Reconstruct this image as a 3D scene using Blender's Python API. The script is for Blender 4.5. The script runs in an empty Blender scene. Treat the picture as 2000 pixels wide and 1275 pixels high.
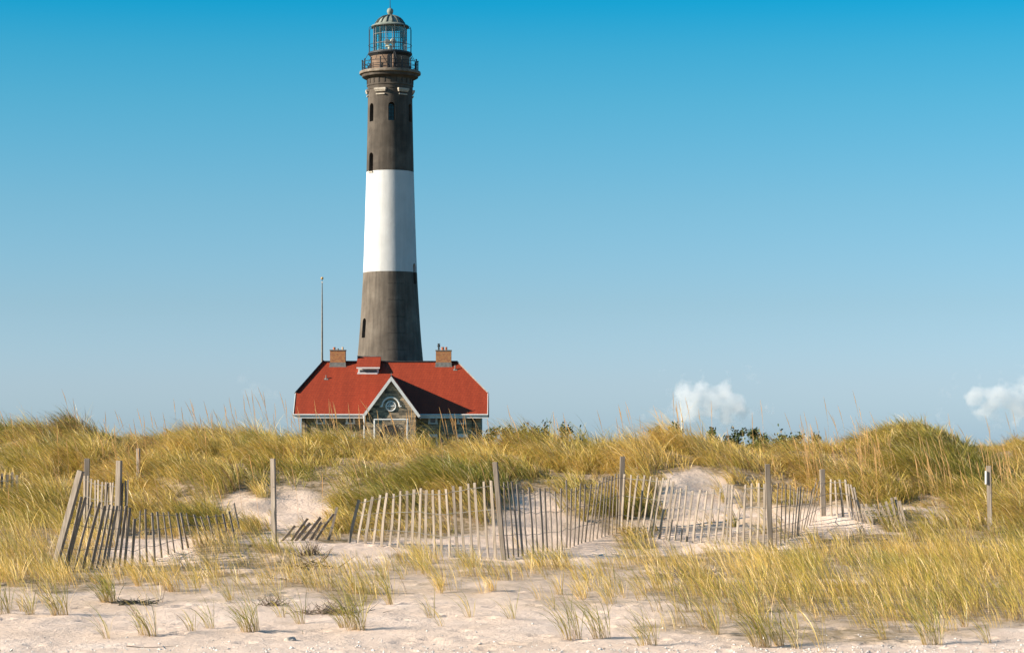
import bpy, bmesh, math, random
import numpy as np
from mathutils import Vector, Matrix, noise as mnoise

random.seed(7)
rng = np.random.default_rng(7)
sc = bpy.context.scene
COL = sc.collection
R = math.radians

# ------------------------------------------------------------------ camera
F = 4722.0            # focal length in photo pixels (2000 wide) = 85 mm
HC = 2.6              # eye height
YH = 870.0            # horizon row in the photo
cam = bpy.data.cameras.new('camera')
cam.sensor_width = 36.0
cam.lens = 36.0 * F / 2000.0
cam.shift_y = (YH - 637.5) / 2000.0
cam.clip_start = 0.5
cam.clip_end = 40000
cam_o = bpy.data.objects.new('camera', cam)
cam_o.location = (0, 0, HC)
cam_o.rotation_euler = (R(90), 0, 0)
COL.objects.link(cam_o)
sc.camera = cam_o

# ------------------------------------------------------------------ light
SUN_EL, SUN_AZ = R(23.0), R(-105.0)      # azimuth clockwise from +Y
sun_dir = Vector((math.sin(SUN_AZ) * math.cos(SUN_EL), math.cos(SUN_AZ) * math.cos(SUN_EL), math.sin(SUN_EL)))
sl = bpy.data.lights.new('sun', 'SUN')
sl.energy = 5.0
sl.angle = R(0.5)
sl.color = (1.0, 0.89, 0.74)
so = bpy.data.objects.new('sun', sl)
so.rotation_euler = sun_dir.to_track_quat('Z', 'Y').to_euler()
COL.objects.link(so)

w = bpy.data.worlds.new('World')
sc.world = w
w.use_nodes = True
wn, wl = w.node_tree.nodes, w.node_tree.links
bg = wn['Background']
bg.inputs['Strength'].default_value = 0.109
sky = wn.new('ShaderNodeTexSky')
sky.sky_type = 'NISHITA'
sky.sun_disc = False
sky.sun_elevation = SUN_EL
sky.sun_rotation = SUN_AZ
sky.air_density = 1.0
sky.dust_density = 0.6
sky.ozone_density = 2.0
SKY_GRADE = [(0.0, (0.4545, 0.6635, 1.1123)), (0.0254, (0.4384, 0.5758, 0.9041)), (0.057, (0.3687, 0.5096, 0.7078)), (0.099, (0.2836, 0.5074, 0.6397)), (0.1404, (0.1637, 0.5106, 0.6202)), (0.1608, (0.0961, 0.5024, 0.6208)), (0.179, (0.0212, 0.4811, 0.628)), (0.35, (0.03, 0.4089, 0.5652)), (1.0, (0.08, 0.42, 0.6))]
tc = wn.new('ShaderNodeTexCoord')
sx = wn.new('ShaderNodeSeparateXYZ')
wl.new(tc.outputs['Generated'], sx.inputs[0])
rmp = wn.new('ShaderNodeValToRGB')
while len(rmp.color_ramp.elements) > 1:
    rmp.color_ramp.elements.remove(rmp.color_ramp.elements[-1])
for i, (p, c) in enumerate(SKY_GRADE):
    e = rmp.color_ramp.elements[0] if i == 0 else rmp.color_ramp.elements.new(p)
    e.position = p
    e.color = (*c, 1)
wl.new(sx.outputs['Z'], rmp.inputs['Fac'])
mul = wn.new('ShaderNodeMix')
mul.data_type = 'RGBA'
mul.blend_type = 'MULTIPLY'
mul.inputs[0].default_value = 1.0
wl.new(sky.outputs[0], mul.inputs[6])
wl.new(rmp.outputs[0], mul.inputs[7])
wl.new(mul.outputs[2], bg.inputs['Color'])

sc.view_settings.view_transform = 'Standard'
sc.view_settings.look = 'None'
sc.view_settings.exposure = 1.05
sc.view_settings.gamma = 1.0
sc.cycles.max_bounces = 10
sc.cycles.diffuse_bounces = 3
sc.cycles.transparent_max_bounces = 12
sc.cycles.volume_bounces = 8


# ------------------------------------------------------------------ helpers
def P(px, y, D):
    """point at photo pixel (px, y) and distance D"""
    return Vector(((px - 1000.0) / F * D, D, HC + (YH - y) / F * D))


class MB:
    """mesh builder: collects verts / faces, links as ONE object"""
    def __init__(self):
        self.v, self.f, self.mi = [], [], []

    def add(self, vs, fs, m=0):
        o = len(self.v)
        self.v += [tuple(p) for p in vs]
        self.f += [tuple(i + o for i in f) for f in fs]
        self.mi += [m] * len(fs)
        return self

    def box(self, x0, x1, y0, y1, z0, z1, m=0):
        return self.add([(x0, y0, z0), (x1, y0, z0), (x1, y1, z0), (x0, y1, z0), (x0, y0, z1), (x1, y0, z1), (x1, y1, z1), (x0, y1, z1)],
                        [(0, 3, 2, 1), (4, 5, 6, 7), (0, 1, 5, 4), (1, 2, 6, 5), (2, 3, 7, 6), (3, 0, 4, 7)], m)

    def bar(self, a, b, wx, wy, side=None, m=0):
        """rectangular bar from a to b; side = direction of the wx width"""
        a, b = Vector(a), Vector(b)
        d = (b - a).normalized()
        s = Vector(side) if side is not None else (Vector((1, 0, 0)) if abs(d.x) < 0.9 else Vector((0, 0, 1)))
        s = (s - d * s.dot(d)).normalized()
        t = d.cross(s)
        vs = []
        for p in (a, b):
            for (i, j) in ((-1, -1), (1, -1), (1, 1), (-1, 1)):
                vs.append(p + s * (i * wx / 2) + t * (j * wy / 2))
        return self.add(vs, [(3, 2, 1, 0), (4, 5, 6, 7), (0, 1, 5, 4), (1, 2, 6, 5), (2, 3, 7, 6), (3, 0, 4, 7)], m)

    def tube(self, pts, r, n=8, closed=False, m=0):
        pts = [Vector(p) for p in pts]
        k = len(pts)
        rs = r if isinstance(r, (list, tuple)) else [r] * k
        vs, fs = [], []
        prev = None
        for i in range(k):
            if closed:
                d = pts[(i + 1) % k] - pts[i - 1]
            else:
                d = pts[min(i + 1, k - 1)] - pts[max(i - 1, 0)]
            d.normalize()
            s = prev if prev is not None else (Vector((0, 0, 1)) if abs(d.z) < 0.9 else Vector((1, 0, 0)))
            s = (s - d * s.dot(d)).normalized()
            prev = s
            t = d.cross(s)
            for j in range(n):
                a = 2 * math.pi * j / n
                vs.append(pts[i] + (s * math.cos(a) + t * math.sin(a)) * rs[i])
        for i in range(k if closed else k - 1):
            i2 = (i + 1) % k
            for j in range(n):
                j2 = (j + 1) % n
                fs.append((i * n + j, i * n + j2, i2 * n + j2, i2 * n + j))
        if not closed:
            fs.append(tuple(range(n - 1, -1, -1)))
            fs.append(tuple((k - 1) * n + j for j in range(n)))
        return self.add(vs, fs, m)

    def lathe(self, prof, n=64, cx=0, cy=0, cap=True, closed=False, m=0, a0=0.0):
        vs, fs = [], []
        k = len(prof)
        for (r, z) in prof:
            for j in range(n):
                a = 2 * math.pi * j / n + a0
                vs.append((cx + r * math.cos(a), cy + r * math.sin(a), z))
        for i in range(k if closed else k - 1):
            i2 = (i + 1) % k
            for j in range(n):
                j2 = (j + 1) % n
                fs.append((i * n + j, i * n + j2, i2 * n + j2, i2 * n + j))
        if cap and not closed:
            fs.append(tuple(range(n - 1, -1, -1)))
            fs.append(tuple((k - 1) * n + j for j in range(n)))
        return self.add(vs, fs, m)

    def prism(self, poly, vec, m=0):
        """polygon (list of 3D points) swept by vec"""
        n = len(poly)
        v = Vector(vec)
        vs = [Vector(p) for p in poly] + [Vector(p) + v for p in poly]
        fs = [tuple(range(n - 1, -1, -1)), tuple(range(n, 2 * n))]
        for i in range(n):
            j = (i + 1) % n
            fs.append((i, j, n + j, n + i))
        return self.add(vs, fs, m)

    def sphere(self, c, r, n=16, k=10, sz=1.0, m=0):
        prof = [(max(r * math.sin(math.pi * i / k), 1e-4), c[2] - r * sz * math.cos(math.pi * i / k)) for i in range(k + 1)]
        return self.lathe(prof, n, c[0], c[1], m=m)

    def build(self, name, mats, parent=None, smooth=None, loc=None):
        me = bpy.data.meshes.new(name)
        off = Vector(loc) if loc is not None else Vector((0, 0, 0))
        me.from_pydata([tuple(Vector(p) - off) for p in self.v] if loc is not None else self.v, [], self.f)
        for mt in (mats if isinstance(mats, (list, tuple)) else [mats]):
            me.materials.append(mt)
        if len(set(self.mi)) > 1:
            me.polygons.foreach_set('material_index', self.mi)
        bm = bmesh.new()
        bm.from_mesh(me)
        bmesh.ops.recalc_face_normals(bm, faces=bm.faces)
        bm.to_mesh(me)
        bm.free()
        if smooth is not None:
            me.polygons.foreach_set('use_smooth', [True] * len(me.polygons))
            me.set_sharp_from_angle(angle=R(smooth))
        o = bpy.data.objects.new(name, me)
        COL.objects.link(o)
        if loc is not None:
            o.location = off
        if parent is not None:
            attach(o, parent)
        return o


def attach(o, parent):
    o.parent = parent
    o.matrix_parent_inverse = world_of(parent).inverted()


def world_of(o):
    m = Matrix.LocRotScale(o.location, o.rotation_euler, o.scale)
    return m if o.parent is None else world_of(o.parent) @ o.matrix_parent_inverse @ m


def tag(o, label, cat, group=None, kind=None):
    o['label'] = label
    o['category'] = cat
    if group:
        o['group'] = group
    if kind:
        o['kind'] = kind
    return o


def thing(name, label, cat, loc=(0, 0, 0), group=None):
    o = bpy.data.objects.new(name, None)
    o.empty_display_size = 0.2
    o.location = loc
    COL.objects.link(o)
    return tag(o, label, cat, group)


# ------------------------------------------------------------------ materials
def mat(name):
    m = bpy.data.materials.new(name)
    m.use_nodes = True
    return m, m.node_tree.nodes, m.node_tree.links, m.node_tree.nodes['Principled BSDF']


def nd(ns, t, **kw):
    n = ns.new(t)
    for k, v in kw.items():
        setattr(n, k, v)
    return n


def ramp(ns, stops, interp='LINEAR'):
    n = ns.new('ShaderNodeValToRGB')
    n.color_ramp.interpolation = interp
    while len(n.color_ramp.elements) > 1:
        n.color_ramp.elements.remove(n.color_ramp.elements[-1])
    for i, (p, c) in enumerate(stops):
        e = n.color_ramp.elements[0] if i == 0 else n.color_ramp.elements.new(p)
        e.position = p
        e.color = (*c, 1) if len(c) == 3 else c
    return n


def noisy(name, c1, c2, scale, rough=0.8, bump=0.0, stretch=(1, 1, 1), detail=6, c3=None, bscale=None, lo=.35, hi=.65, spec=0.3):
    """material with a two or three colour noise and a noise bump, in object space"""
    m, ns, ls, b = mat(name)
    t = nd(ns, 'ShaderNodeTexCoord')
    mp = nd(ns, 'ShaderNodeMapping')
    mp.inputs['Scale'].default_value = stretch
    ls.new(t.outputs['Object'], mp.inputs[0])
    n = nd(ns, 'ShaderNodeTexNoise')
    n.inputs['Scale'].default_value = scale
    n.inputs['Detail'].default_value = detail
    ls.new(mp.outputs[0], n.inputs['Vector'])
    st = [(lo, c1), (hi, c2)]
    if c3:
        st = [(lo, c1), (.5, c2), (hi, c3)]
    r = ramp(ns, st)
    ls.new(n.outputs[0], r.inputs[0])
    ls.new(r.outputs[0], b.inputs['Base Color'])
    b.inputs['Roughness'].default_value = rough
    b.inputs['Specular IOR Level'].default_value = spec
    if bump:
        n2 = nd(ns, 'ShaderNodeTexNoise')
        n2.inputs['Scale'].default_value = bscale or scale * 3
        n2.inputs['Detail'].default_value = 5
        ls.new(mp.outputs[0], n2.inputs['Vector'])
        bp = nd(ns, 'ShaderNodeBump')
        bp.inputs['Strength'].default_value = bump
        bp.inputs['Distance'].default_value = 0.05
        ls.new(n2.outputs[0], bp.inputs['Height'])
        ls.new(bp.outputs[0], b.inputs['Normal'])
    return m


def make_tower_paint(name, cols, wear_col, wear=0.62, blocks=False, streak=.8):
    """weathered render: large soft patches, vertical streaks, small chips"""
    m, ns, ls, b = mat(name)
    t = nd(ns, 'ShaderNodeTexCoord')
    n1 = nd(ns, 'ShaderNodeTexNoise')
    n1.inputs['Scale'].default_value = 0.35
    n1.inputs['Detail'].default_value = 8
    n1.inputs['Roughness'].default_value = .65
    ls.new(t.outputs['Object'], n1.inputs['Vector'])
    r1 = ramp(ns, [(.3, cols[0]), (.5, cols[1]), (.72, cols[2])])
    ls.new(n1.outputs[0], r1.inputs[0])
    mp = nd(ns, 'ShaderNodeMapping')
    mp.inputs['Scale'].default_value = (1.6, 1.6, .12)
    ls.new(t.outputs['Object'], mp.inputs[0])
    n2 = nd(ns, 'ShaderNodeTexNoise')
    n2.inputs['Scale'].default_value = 1.6
    n2.inputs['Detail'].default_value = 6
    ls.new(mp.outputs[0], n2.inputs['Vector'])
    r2 = ramp(ns, [(.35, (.72, .72, .72)), (.65, (1.2, 1.2, 1.2))])
    ls.new(n2.outputs[0], r2.inputs[0])
    mx = nd(ns, 'ShaderNodeMix', data_type='RGBA', blend_type='MULTIPLY')
    mx.inputs[0].default_value = streak
    ls.new(r1.outputs[0], mx.inputs[6])
    ls.new(r2.outputs[0], mx.inputs[7])
    out = mx.outputs[2]
    n3 = nd(ns, 'ShaderNodeTexNoise')
    n3.inputs['Scale'].default_value = 2.2
    n3.inputs['Detail'].default_value = 9
    n3.inputs['Roughness'].default_value = .7
    ls.new(t.outputs['Object'], n3.inputs['Vector'])
    r3 = ramp(ns, [(wear + .06, (0, 0, 0)), (wear + .1, (1, 1, 1))])
    ls.new(n3.outputs[0], r3.inputs[0])
    mx2 = nd(ns, 'ShaderNodeMix', data_type='RGBA')
    ls.new(r3.outputs[0], mx2.inputs[0])
    ls.new(out, mx2.inputs[6])
    mx2.inputs[7].default_value = (*wear_col, 1)
    out = mx2.outputs[2]
    if blocks:
        # patched repair courses on the seaward-right side of the foot
        sp = nd(ns, 'ShaderNodeSeparateXYZ')
        ls.new(t.outputs['Object'], sp.inputs[0])
        ang = nd(ns, 'ShaderNodeMath', operation='ARCTAN2')
        ls.new(sp.outputs[0], ang.inputs[0])
        ng = nd(ns, 'ShaderNodeMath', operation='MULTIPLY')
        ls.new(sp.outputs[1], ng.inputs[0])
        ng.inputs[1].default_value = -1
        ls.new(ng.outputs[0], ang.inputs[1])
        sub = nd(ns, 'ShaderNodeMath', operation='SUBTRACT')
        ls.new(ang.outputs[0], sub.inputs[0])
        sub.inputs[1].default_value = .27
        ab = nd(ns, 'ShaderNodeMath', operation='ABSOLUTE')
        ls.new(sub.outputs[0], ab.inputs[0])
        lt = nd(ns, 'ShaderNodeMath', operation='LESS_THAN')
        ls.new(ab.outputs[0], lt.inputs[0])
        lt.inputs[1].default_value = .3
        fr = nd(ns, 'ShaderNodeMath', operation='PINGPONG')
        wob = nd(ns, 'ShaderNodeMath', operation='MULTIPLY_ADD')
        ls.new(n3.outputs[0], wob.inputs[0])
        wob.inputs[1].default_value = .5
        ls.new(sp.outputs[2], wob.inputs[2])
        ls.new(wob.outputs[0], fr.inputs[0])
        fr.inputs[1].default_value = .95
        r4 = ramp(ns, [(.0, (.62, .62, .62)), (.05, (.75, .75, .75)), (.12, (.95, .95, .95)), (1, (.82, .82, .82))])
        ls.new(fr.outputs[0], r4.inputs[0])
        mx3 = nd(ns, 'ShaderNodeMix', data_type='RGBA', blend_type='MULTIPLY')
        ls.new(lt.outputs[0], mx3.inputs[0])
        ls.new(out, mx3.inputs[6])
        ls.new(r4.outputs[0], mx3.inputs[7])
        out = mx3.outputs[2]
    ls.new(out, b.inputs['Base Color'])
    b.inputs['Roughness'].default_value = .85
    b.inputs['Specular IOR Level'].default_value = .25
    bp = nd(ns, 'ShaderNodeBump')
    bp.inputs['Strength'].default_value = .35
    bp.inputs['Distance'].default_value = .06
    ls.new(n3.outputs[0], bp.inputs['Height'])
    ls.new(bp.outputs[0], b.inputs['Normal'])
    return m


def make_masonry(name, cols, mortar, bw, bh, scale=1.0, rough=.9, msize=.015, bump=.5):
    """coursed stone or brick on any vertical face: box-mapped by the face normal"""
    m, ns, ls, b = mat(name)
    t = nd(ns, 'ShaderNodeTexCoord')
    sp = nd(ns, 'ShaderNodeSeparateXYZ')
    ls.new(t.outputs['Object'], sp.inputs[0])
    ad = nd(ns, 'ShaderNodeMath', operation='ADD')
    ls.new(sp.outputs[0], ad.inputs[0])
    ls.new(sp.outputs[1], ad.inputs[1])
    cb = nd(ns, 'ShaderNodeCombineXYZ')
    ls.new(ad.outputs[0], cb.inputs[0])
    ls.new(sp.outputs[2], cb.inputs[1])
    nz = nd(ns, 'ShaderNodeTexNoise')
    nz.inputs['Scale'].default_value = 1.7
    ls.new(t.outputs['Object'], nz.inputs['Vector'])
    mxv = nd(ns, 'ShaderNodeVectorMath', operation='MULTIPLY_ADD')
    ls.new(nz.outputs['Color'], mxv.inputs[0])
    mxv.inputs[1].default_value = (bw * .35, bh * .5, 0)
    ls.new(cb.outputs[0], mxv.inputs[2])
    br = nd(ns, 'ShaderNodeTexBrick')
    br.inputs['Scale'].default_value = scale
    br.inputs['Brick Width'].default_value = bw
    br.inputs['Row Height'].default_value = bh
    br.inputs['Mortar Size'].default_value = msize
    br.inputs['Color1'].default_value = (0, 0, 0, 1)
    br.inputs['Color2'].default_value = (1, 1, 1, 1)
    br.inputs['Mortar'].default_value = (.5, .5, .5, 1)
    ls.new(mxv.outputs[0], br.inputs['Vector'])
    k = len(cols)
    r = ramp(ns, [(i / (k - 1), c) for i, c in enumerate(cols)])
    n2 = nd(ns, 'ShaderNodeTexNoise')
    n2.inputs['Scale'].default_value = 3.0
    n2.inputs['Detail'].default_value = 6
    ls.new(t.outputs['Object'], n2.inputs['Vector'])
    a2 = nd(ns, 'ShaderNodeMath', operation='MULTIPLY_ADD')
    ls.new(n2.outputs[0], a2.inputs[0])
    a2.inputs[1].default_value = .9
    a2.inputs[2].default_value = -.45
    a3 = nd(ns, 'ShaderNodeMath', operation='ADD')
    ls.new(a2.outputs[0], a3.inputs[0])
    ls.new(br.outputs['Color'], a3.inputs[1])
    ls.new(a3.outputs[0], r.inputs[0])
    mx = nd(ns, 'ShaderNodeMix', data_type='RGBA')
    ls.new(br.outputs['Fac'], mx.inputs[0])
    ls.new(r.outputs[0], mx.inputs[6])
    mx.inputs[7].default_value = (*mortar, 1)
    ls.new(mx.outputs[2], b.inputs['Base Color'])
    b.inputs['Roughness'].default_value = rough
    b.inputs['Specular IOR Level'].default_value = .2
    bp = nd(ns, 'ShaderNodeBump', invert=True)
    bp.inputs['Strength'].default_value = bump
    bp.inputs['Distance'].default_value = .03
    ls.new(br.outputs['Fac'], bp.inputs['Height'])
    ls.new(bp.outputs[0], b.inputs['Normal'])
    return m


def make_roof(name):
    """red metal shingles: small courses, faint run-off streaks"""
    m, ns, ls, b = mat(name)
    t = nd(ns, 'ShaderNodeTexCoord')
    sp = nd(ns, 'ShaderNodeSeparateXYZ')
    ls.new(t.outputs['Object'], sp.inputs[0])
    cb = nd(ns, 'ShaderNodeCombineXYZ')
    ad = nd(ns, 'ShaderNodeMath', operation='MULTIPLY_ADD')
    ls.new(sp.outputs[1], ad.inputs[0])
    ad.inputs[1].default_value = .35
    ls.new(sp.outputs[0], ad.inputs[2])
    ls.new(ad.outputs[0], cb.inputs[0])
    ls.new(sp.outputs[2], cb.inputs[1])
    br = nd(ns, 'ShaderNodeTexBrick')
    br.inputs['Scale'].default_value = 1.0
    br.inputs['Brick Width'].default_value = .3
    br.inputs['Row Height'].default_value = .2
    br.inputs['Mortar Size'].default_value = .016
    br.inputs['Color1'].default_value = (.285, .040, .0125, 1)
    br.inputs['Color2'].default_value = (.335, .050, .016, 1)
    br.inputs['Mortar'].default_value = (.20, .026, .013, 1)
    ls.new(cb.outputs[0], br.inputs['Vector'])
    mp = nd(ns, 'ShaderNodeMapping')
    mp.inputs['Scale'].default_value = (1.4, .08, .08)
    ls.new(t.outputs['Object'], mp.inputs[0])
    n = nd(ns, 'ShaderNodeTexNoise')
    n.inputs['Scale'].default_value = 1.2
    n.inputs['Detail'].default_value = 7
    ls.new(mp.outputs[0], n.inputs['Vector'])
    r = ramp(ns, [(.3, (.86, .86, .86)), (.6, (1, 1, 1)), (.8, (1.1, 1.15, 1.2))])
    ls.new(n.outputs[0], r.inputs[0])
    mx = nd(ns, 'ShaderNodeMix', data_type='RGBA', blend_type='MULTIPLY')
    mx.inputs[0].default_value = 1
    ls.new(br.outputs['Color'], mx.inputs[6])
    ls.new(r.outputs[0], mx.inputs[7])
    ls.new(mx.outputs[2], b.inputs['Base Color'])
    b.inputs['Roughness'].default_value = .6
    b.inputs['Specular IOR Level'].default_value = .3
    bp = nd(ns, 'ShaderNodeBump', invert=True)
    bp.inputs['Strength'].default_value = .3
    bp.inputs['Distance'].default_value = .02
    ls.new(br.outputs['Fac'], bp.inputs['Height'])
    ls.new(bp.outputs[0], b.inputs['Normal'])
    return m


def make_wood(name, c1, c2, c3):
    m, ns, ls, b = mat(name)
    t = nd(ns, 'ShaderNodeTexCoord')
    oi = nd(ns, 'ShaderNodeObjectInfo')
    va = nd(ns, 'ShaderNodeVectorMath', operation='ADD')
    ls.new(t.outputs['Object'], va.inputs[0])
    ls.new(oi.outputs['Location'], va.inputs[1])
    mp = nd(ns, 'ShaderNodeMapping')
    mp.inputs['Scale'].default_value = (1, 1, .06)
    ls.new(va.outputs[0], mp.inputs[0])
    n = nd(ns, 'ShaderNodeTexNoise')
    n.inputs['Scale'].default_value = 45
    n.inputs['Detail'].default_value = 6
    ls.new(mp.outputs[0], n.inputs['Vector'])
    r = ramp(ns, [(.3, c1), (.5, c2), (.7, c3)])
    ls.new(n.outputs[0], r.inputs[0])
    hs = nd(ns, 'ShaderNodeHueSaturation')
    mr = nd(ns, 'ShaderNodeMapRange')
    mr.inputs[3].default_value = .78
    mr.inputs[4].default_value = 1.15
    ls.new(oi.outputs['Random'], mr.inputs[0])
    ls.new(mr.outputs[0], hs.inputs['Value'])
    ls.new(r.outputs[0], hs.inputs['Color'])
    ls.new(hs.outputs[0], b.inputs['Base Color'])
    b.inputs['Roughness'].default_value = .85
    b.inputs['Specular IOR Level'].default_value = .2
    bp = nd(ns, 'ShaderNodeBump')
    bp.inputs['Strength'].default_value = .4
    bp.inputs['Distance'].default_value = .004
    ls.new(n.outputs[0], bp.inputs['Height'])
    ls.new(bp.outputs[0], b.inputs['Normal'])
    return m


def make_sand():
    m, ns, ls, b = mat('sand')
    t = nd(ns, 'ShaderNodeTexCoord')
    n = nd(ns, 'ShaderNodeTexNoise')
    n.inputs['Scale'].default_value = .9
    n.inputs['Detail'].default_value = 9
    n.inputs['Roughness'].default_value = .65
    ls.new(t.outputs['Object'], n.inputs['Vector'])
    r = ramp(ns, [(.3, (.66, .495, .375)), (.55, (.75, .575, .455)), (.75, (.81, .66, .545))])
    ls.new(n.outputs[0], r.inputs[0])
    # dark grains and bits of straw
    n3 = nd(ns, 'ShaderNodeTexNoise')
    n3.inputs['Scale'].default_value = 14
    n3.inputs['Detail'].default_value = 4
    mp = nd(ns, 'ShaderNodeMapping')
    mp.inputs['Scale'].default_value = (.5, 1, 1)
    ls.new(t.outputs['Object'], mp.inputs[0])
    ls.new(mp.outputs[0], n3.inputs['Vector'])
    r3 = ramp(ns, [(.66, (0, 0, 0)), (.76, (.55, .55, .55))])
    ls.new(n3.outputs[0], r3.inputs[0])
    mxa = nd(ns, 'ShaderNodeMix', data_type='RGBA')
    ls.new(r3.outputs[0], mxa.inputs[0])
    ls.new(r.outputs[0], mxa.inputs[6])
    mxa.inputs[7].default_value = (.36, .26, .17, 1)
    # dead leaf litter where the grass grows thick
    at = nd(ns, 'ShaderNodeAttribute', attribute_name='litter')
    n4 = nd(ns, 'ShaderNodeTexNoise')
    n4.inputs['Scale'].default_value = 9
    n4.inputs['Detail'].default_value = 6
    ls.new(t.outputs['Object'], n4.inputs['Vector'])
    ml = nd(ns, 'ShaderNodeMath', operation='MULTIPLY')
    r5 = ramp(ns, [(.25, (.4, .4, .4)), (.6, (1, 1, 1))])
    ls.new(n4.outputs[0], r5.inputs[0])
    ls.new(at.outputs['Fac'], ml.inputs[0])
    ls.new(r5.outputs[0], ml.inputs[1])
    mxl = nd(ns, 'ShaderNodeMix', data_type='RGBA')
    ls.new(ml.outputs[0], mxl.inputs[0])
    ls.new(mxa.outputs[2], mxl.inputs[6])
    mxl.inputs[7].default_value = (.26, .185, .095, 1)
    ah = nd(ns, 'ShaderNodeAttribute', attribute_name='heath')
    mxh = nd(ns, 'ShaderNodeMix', data_type='RGBA')
    ls.new(ah.outputs['Fac'], mxh.inputs[0])
    ls.new(mxl.outputs[2], mxh.inputs[6])
    rh = ramp(ns, [(.35, (.05, .06, .022)), (.65, (.12, .10, .045))])
    ls.new(n.outputs[0], rh.inputs[0])
    ls.new(rh.outputs[0], mxh.inputs[7])
    ls.new(mxh.outputs[2], b.inputs['Base Color'])
    b.inputs['Roughness'].default_value = .95
    b.inputs['Specular IOR Level'].default_value = .1
    n2 = nd(ns, 'ShaderNodeTexNoise')
    n2.inputs['Scale'].default_value = 16
    n2.inputs['Detail'].default_value = 10
    n2.inputs['Roughness'].default_value = .7
    ls.new(t.outputs['Object'], n2.inputs['Vector'])
    bp = nd(ns, 'ShaderNodeBump')
    bp.inputs['Strength'].default_value = .55
    bp.inputs['Distance'].default_value = .06
    ls.new(n2.outputs[0], bp.inputs['Height'])
    ls.new(bp.outputs[0], b.inputs['Normal'])
    return m


def make_grass(name='grass', trans=.36):
    m, ns, ls, b = mat(name)
    ns.remove(b)
    out = ns['Material Output']
    at = nd(ns, 'ShaderNodeAttribute', attribute_name='blade_colour')
    d = nd(ns, 'ShaderNodeBsdfDiffuse')
    tr = nd(ns, 'ShaderNodeBsdfTranslucent')
    gl = nd(ns, 'ShaderNodeBsdfGlossy')
    gl.inputs['Roughness'].default_value = .45
    gl.inputs['Color'].default_value = (1, .95, .85, 1)
    ls.new(at.outputs['Color'], d.inputs['Color'])
    ls.new(at.outputs['Color'], tr.inputs['Color'])
    m1 = nd(ns, 'ShaderNodeMixShader')
    m1.inputs[0].default_value = trans
    ls.new(d.outputs[0], m1.inputs[1])
    ls.new(tr.outputs[0], m1.inputs[2])
    m2 = nd(ns, 'ShaderNodeMixShader')
    m2.inputs[0].default_value = .035
    ls.new(m1.outputs[0], m2.inputs[1])
    ls.new(gl.outputs[0], m2.inputs[2])
    ls.new(m2.outputs[0], out.inputs[0])
    return m


M = {}
M['sand'] = make_sand()
M['grass'] = make_grass()
M['wood'] = make_wood('weathered_wood', (.17, .135, .10), (.26, .21, .165), (.35, .29, .235))
M['black_paint'] = make_tower_paint('black_render', [(.045, .036, .028), (.075, .06, .047), (.13, .105, .083)], (.22, .19, .16), .66)
M['black_foot'] = make_tower_paint('black_render_patched', [(.085, .068, .053), (.125, .10, .078), (.18, .15, .12)], (.3, .27, .23), .66, blocks=True)
M['white_paint'] = make_tower_paint('white_render', [(.50, .485, .465), (.56, .545, .525), (.61, .595, .575)], (.46, .44, .41), .68, streak=.22)
M['recess'] = noisy('window_recess', (.035, .03, .026), (.06, .05, .04), 2.0)
M['pale_stone'] = noisy('pale_stone', (.33, .28, .22), (.46, .40, .33), 3.0, bump=.2)
M['deck'] = noisy('gallery_concrete', (.13, .10, .075), (.25, .20, .15), 2.5, bump=.2)
M['watch'] = noisy('brown_black_render', (.14, .09, .06), (.19, .125, .085), 1.5, bump=.15)
M['iron'] = noisy('black_iron', (.018, .02, .023), (.035, .035, .037), 6.0, rough=.55)
M['copper'] = noisy('verdigris_copper', (.16, .185, .15), (.25, .27, .225), 3.0, rough=.7, bump=.1)
M['copper_dark'] = noisy('dark_copper', (.055, .065, .057), (.10, .11, .095), 3.0, rough=.7)
M['cream'] = noisy('cream_enamel', (.50, .45, .33), (.58, .52, .40), 1.0, rough=.35)
M['roof'] = make_roof('red_shingles')
M['cap'] = noisy('dark_ridge_cap', (.022, .022, .028), (.045, .042, .045), 4.0, rough=.7)
M['white_wood'] = noisy('white_trim', (.60, .58, .545), (.70, .68, .65), 2.5, rough=.6)
M['grey_metal'] = noisy('lead_flashing', (.16, .15, .135), (.25, .235, .21), 3.0, rough=.6)
M['glass'] = noisy('dark_glass', (.02, .025, .03), (.035, .04, .045), 1.0, rough=.08, spec=.5)
M['stone'] = make_masonry('field_stone', [(.09, .076, .058), (.19, .15, .105), (.34, .255, .17), (.46, .33, .205), (.23, .19, .145)], (.20, .17, .13), .62, .26, msize=.02, bump=1.0)
M['brick'] = make_masonry('red_brick', [(.26, .065, .028), (.38, .115, .045), (.50, .18, .055), (.42, .21, .075)], (.36, .22, .12), .24, .085, msize=.012)
M['pot'] = noisy('terracotta', (.36, .11, .055), (.46, .17, .08), 4.0)
M['pot_pale'] = noisy('buff_clay', (.52, .33, .19), (.58, .40, .25), 4.0)
M['pole'] = noisy('grey_pole', (.16, .14, .115), (.22, .195, .16), 3.0, rough=.55)
M['gold'] = noisy('gilt_ball', (.42, .24, .07), (.52, .31, .10), 3.0, rough=.4)
M['twig'] = noisy('dead_twig', (.10, .07, .05), (.2, .15, .11), 20.0)
M['driftwood'] = noisy('grey_driftwood', (.34, .30, .255), (.52, .46, .40), 14.0, bump=.3)
M['shell'] = noisy('shell_bits', (.62, .55, .47), (.76, .70, .63), 8.0, rough=.5)
M['wrack'] = noisy('dry_seaweed', (.045, .04, .03), (.11, .095, .065), 20.0)
m, ns, ls, b = mat('lantern_glass')
ns.remove(b)
tr = nd(ns, 'ShaderNodeBsdfTransparent')
tr.inputs[0].default_value = (.90, .94, .945, 1)
gl = nd(ns, 'ShaderNodeBsdfGlossy')
gl.inputs['Roughness'].default_value = .06
fz = nd(ns, 'ShaderNodeFresnel')
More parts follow.
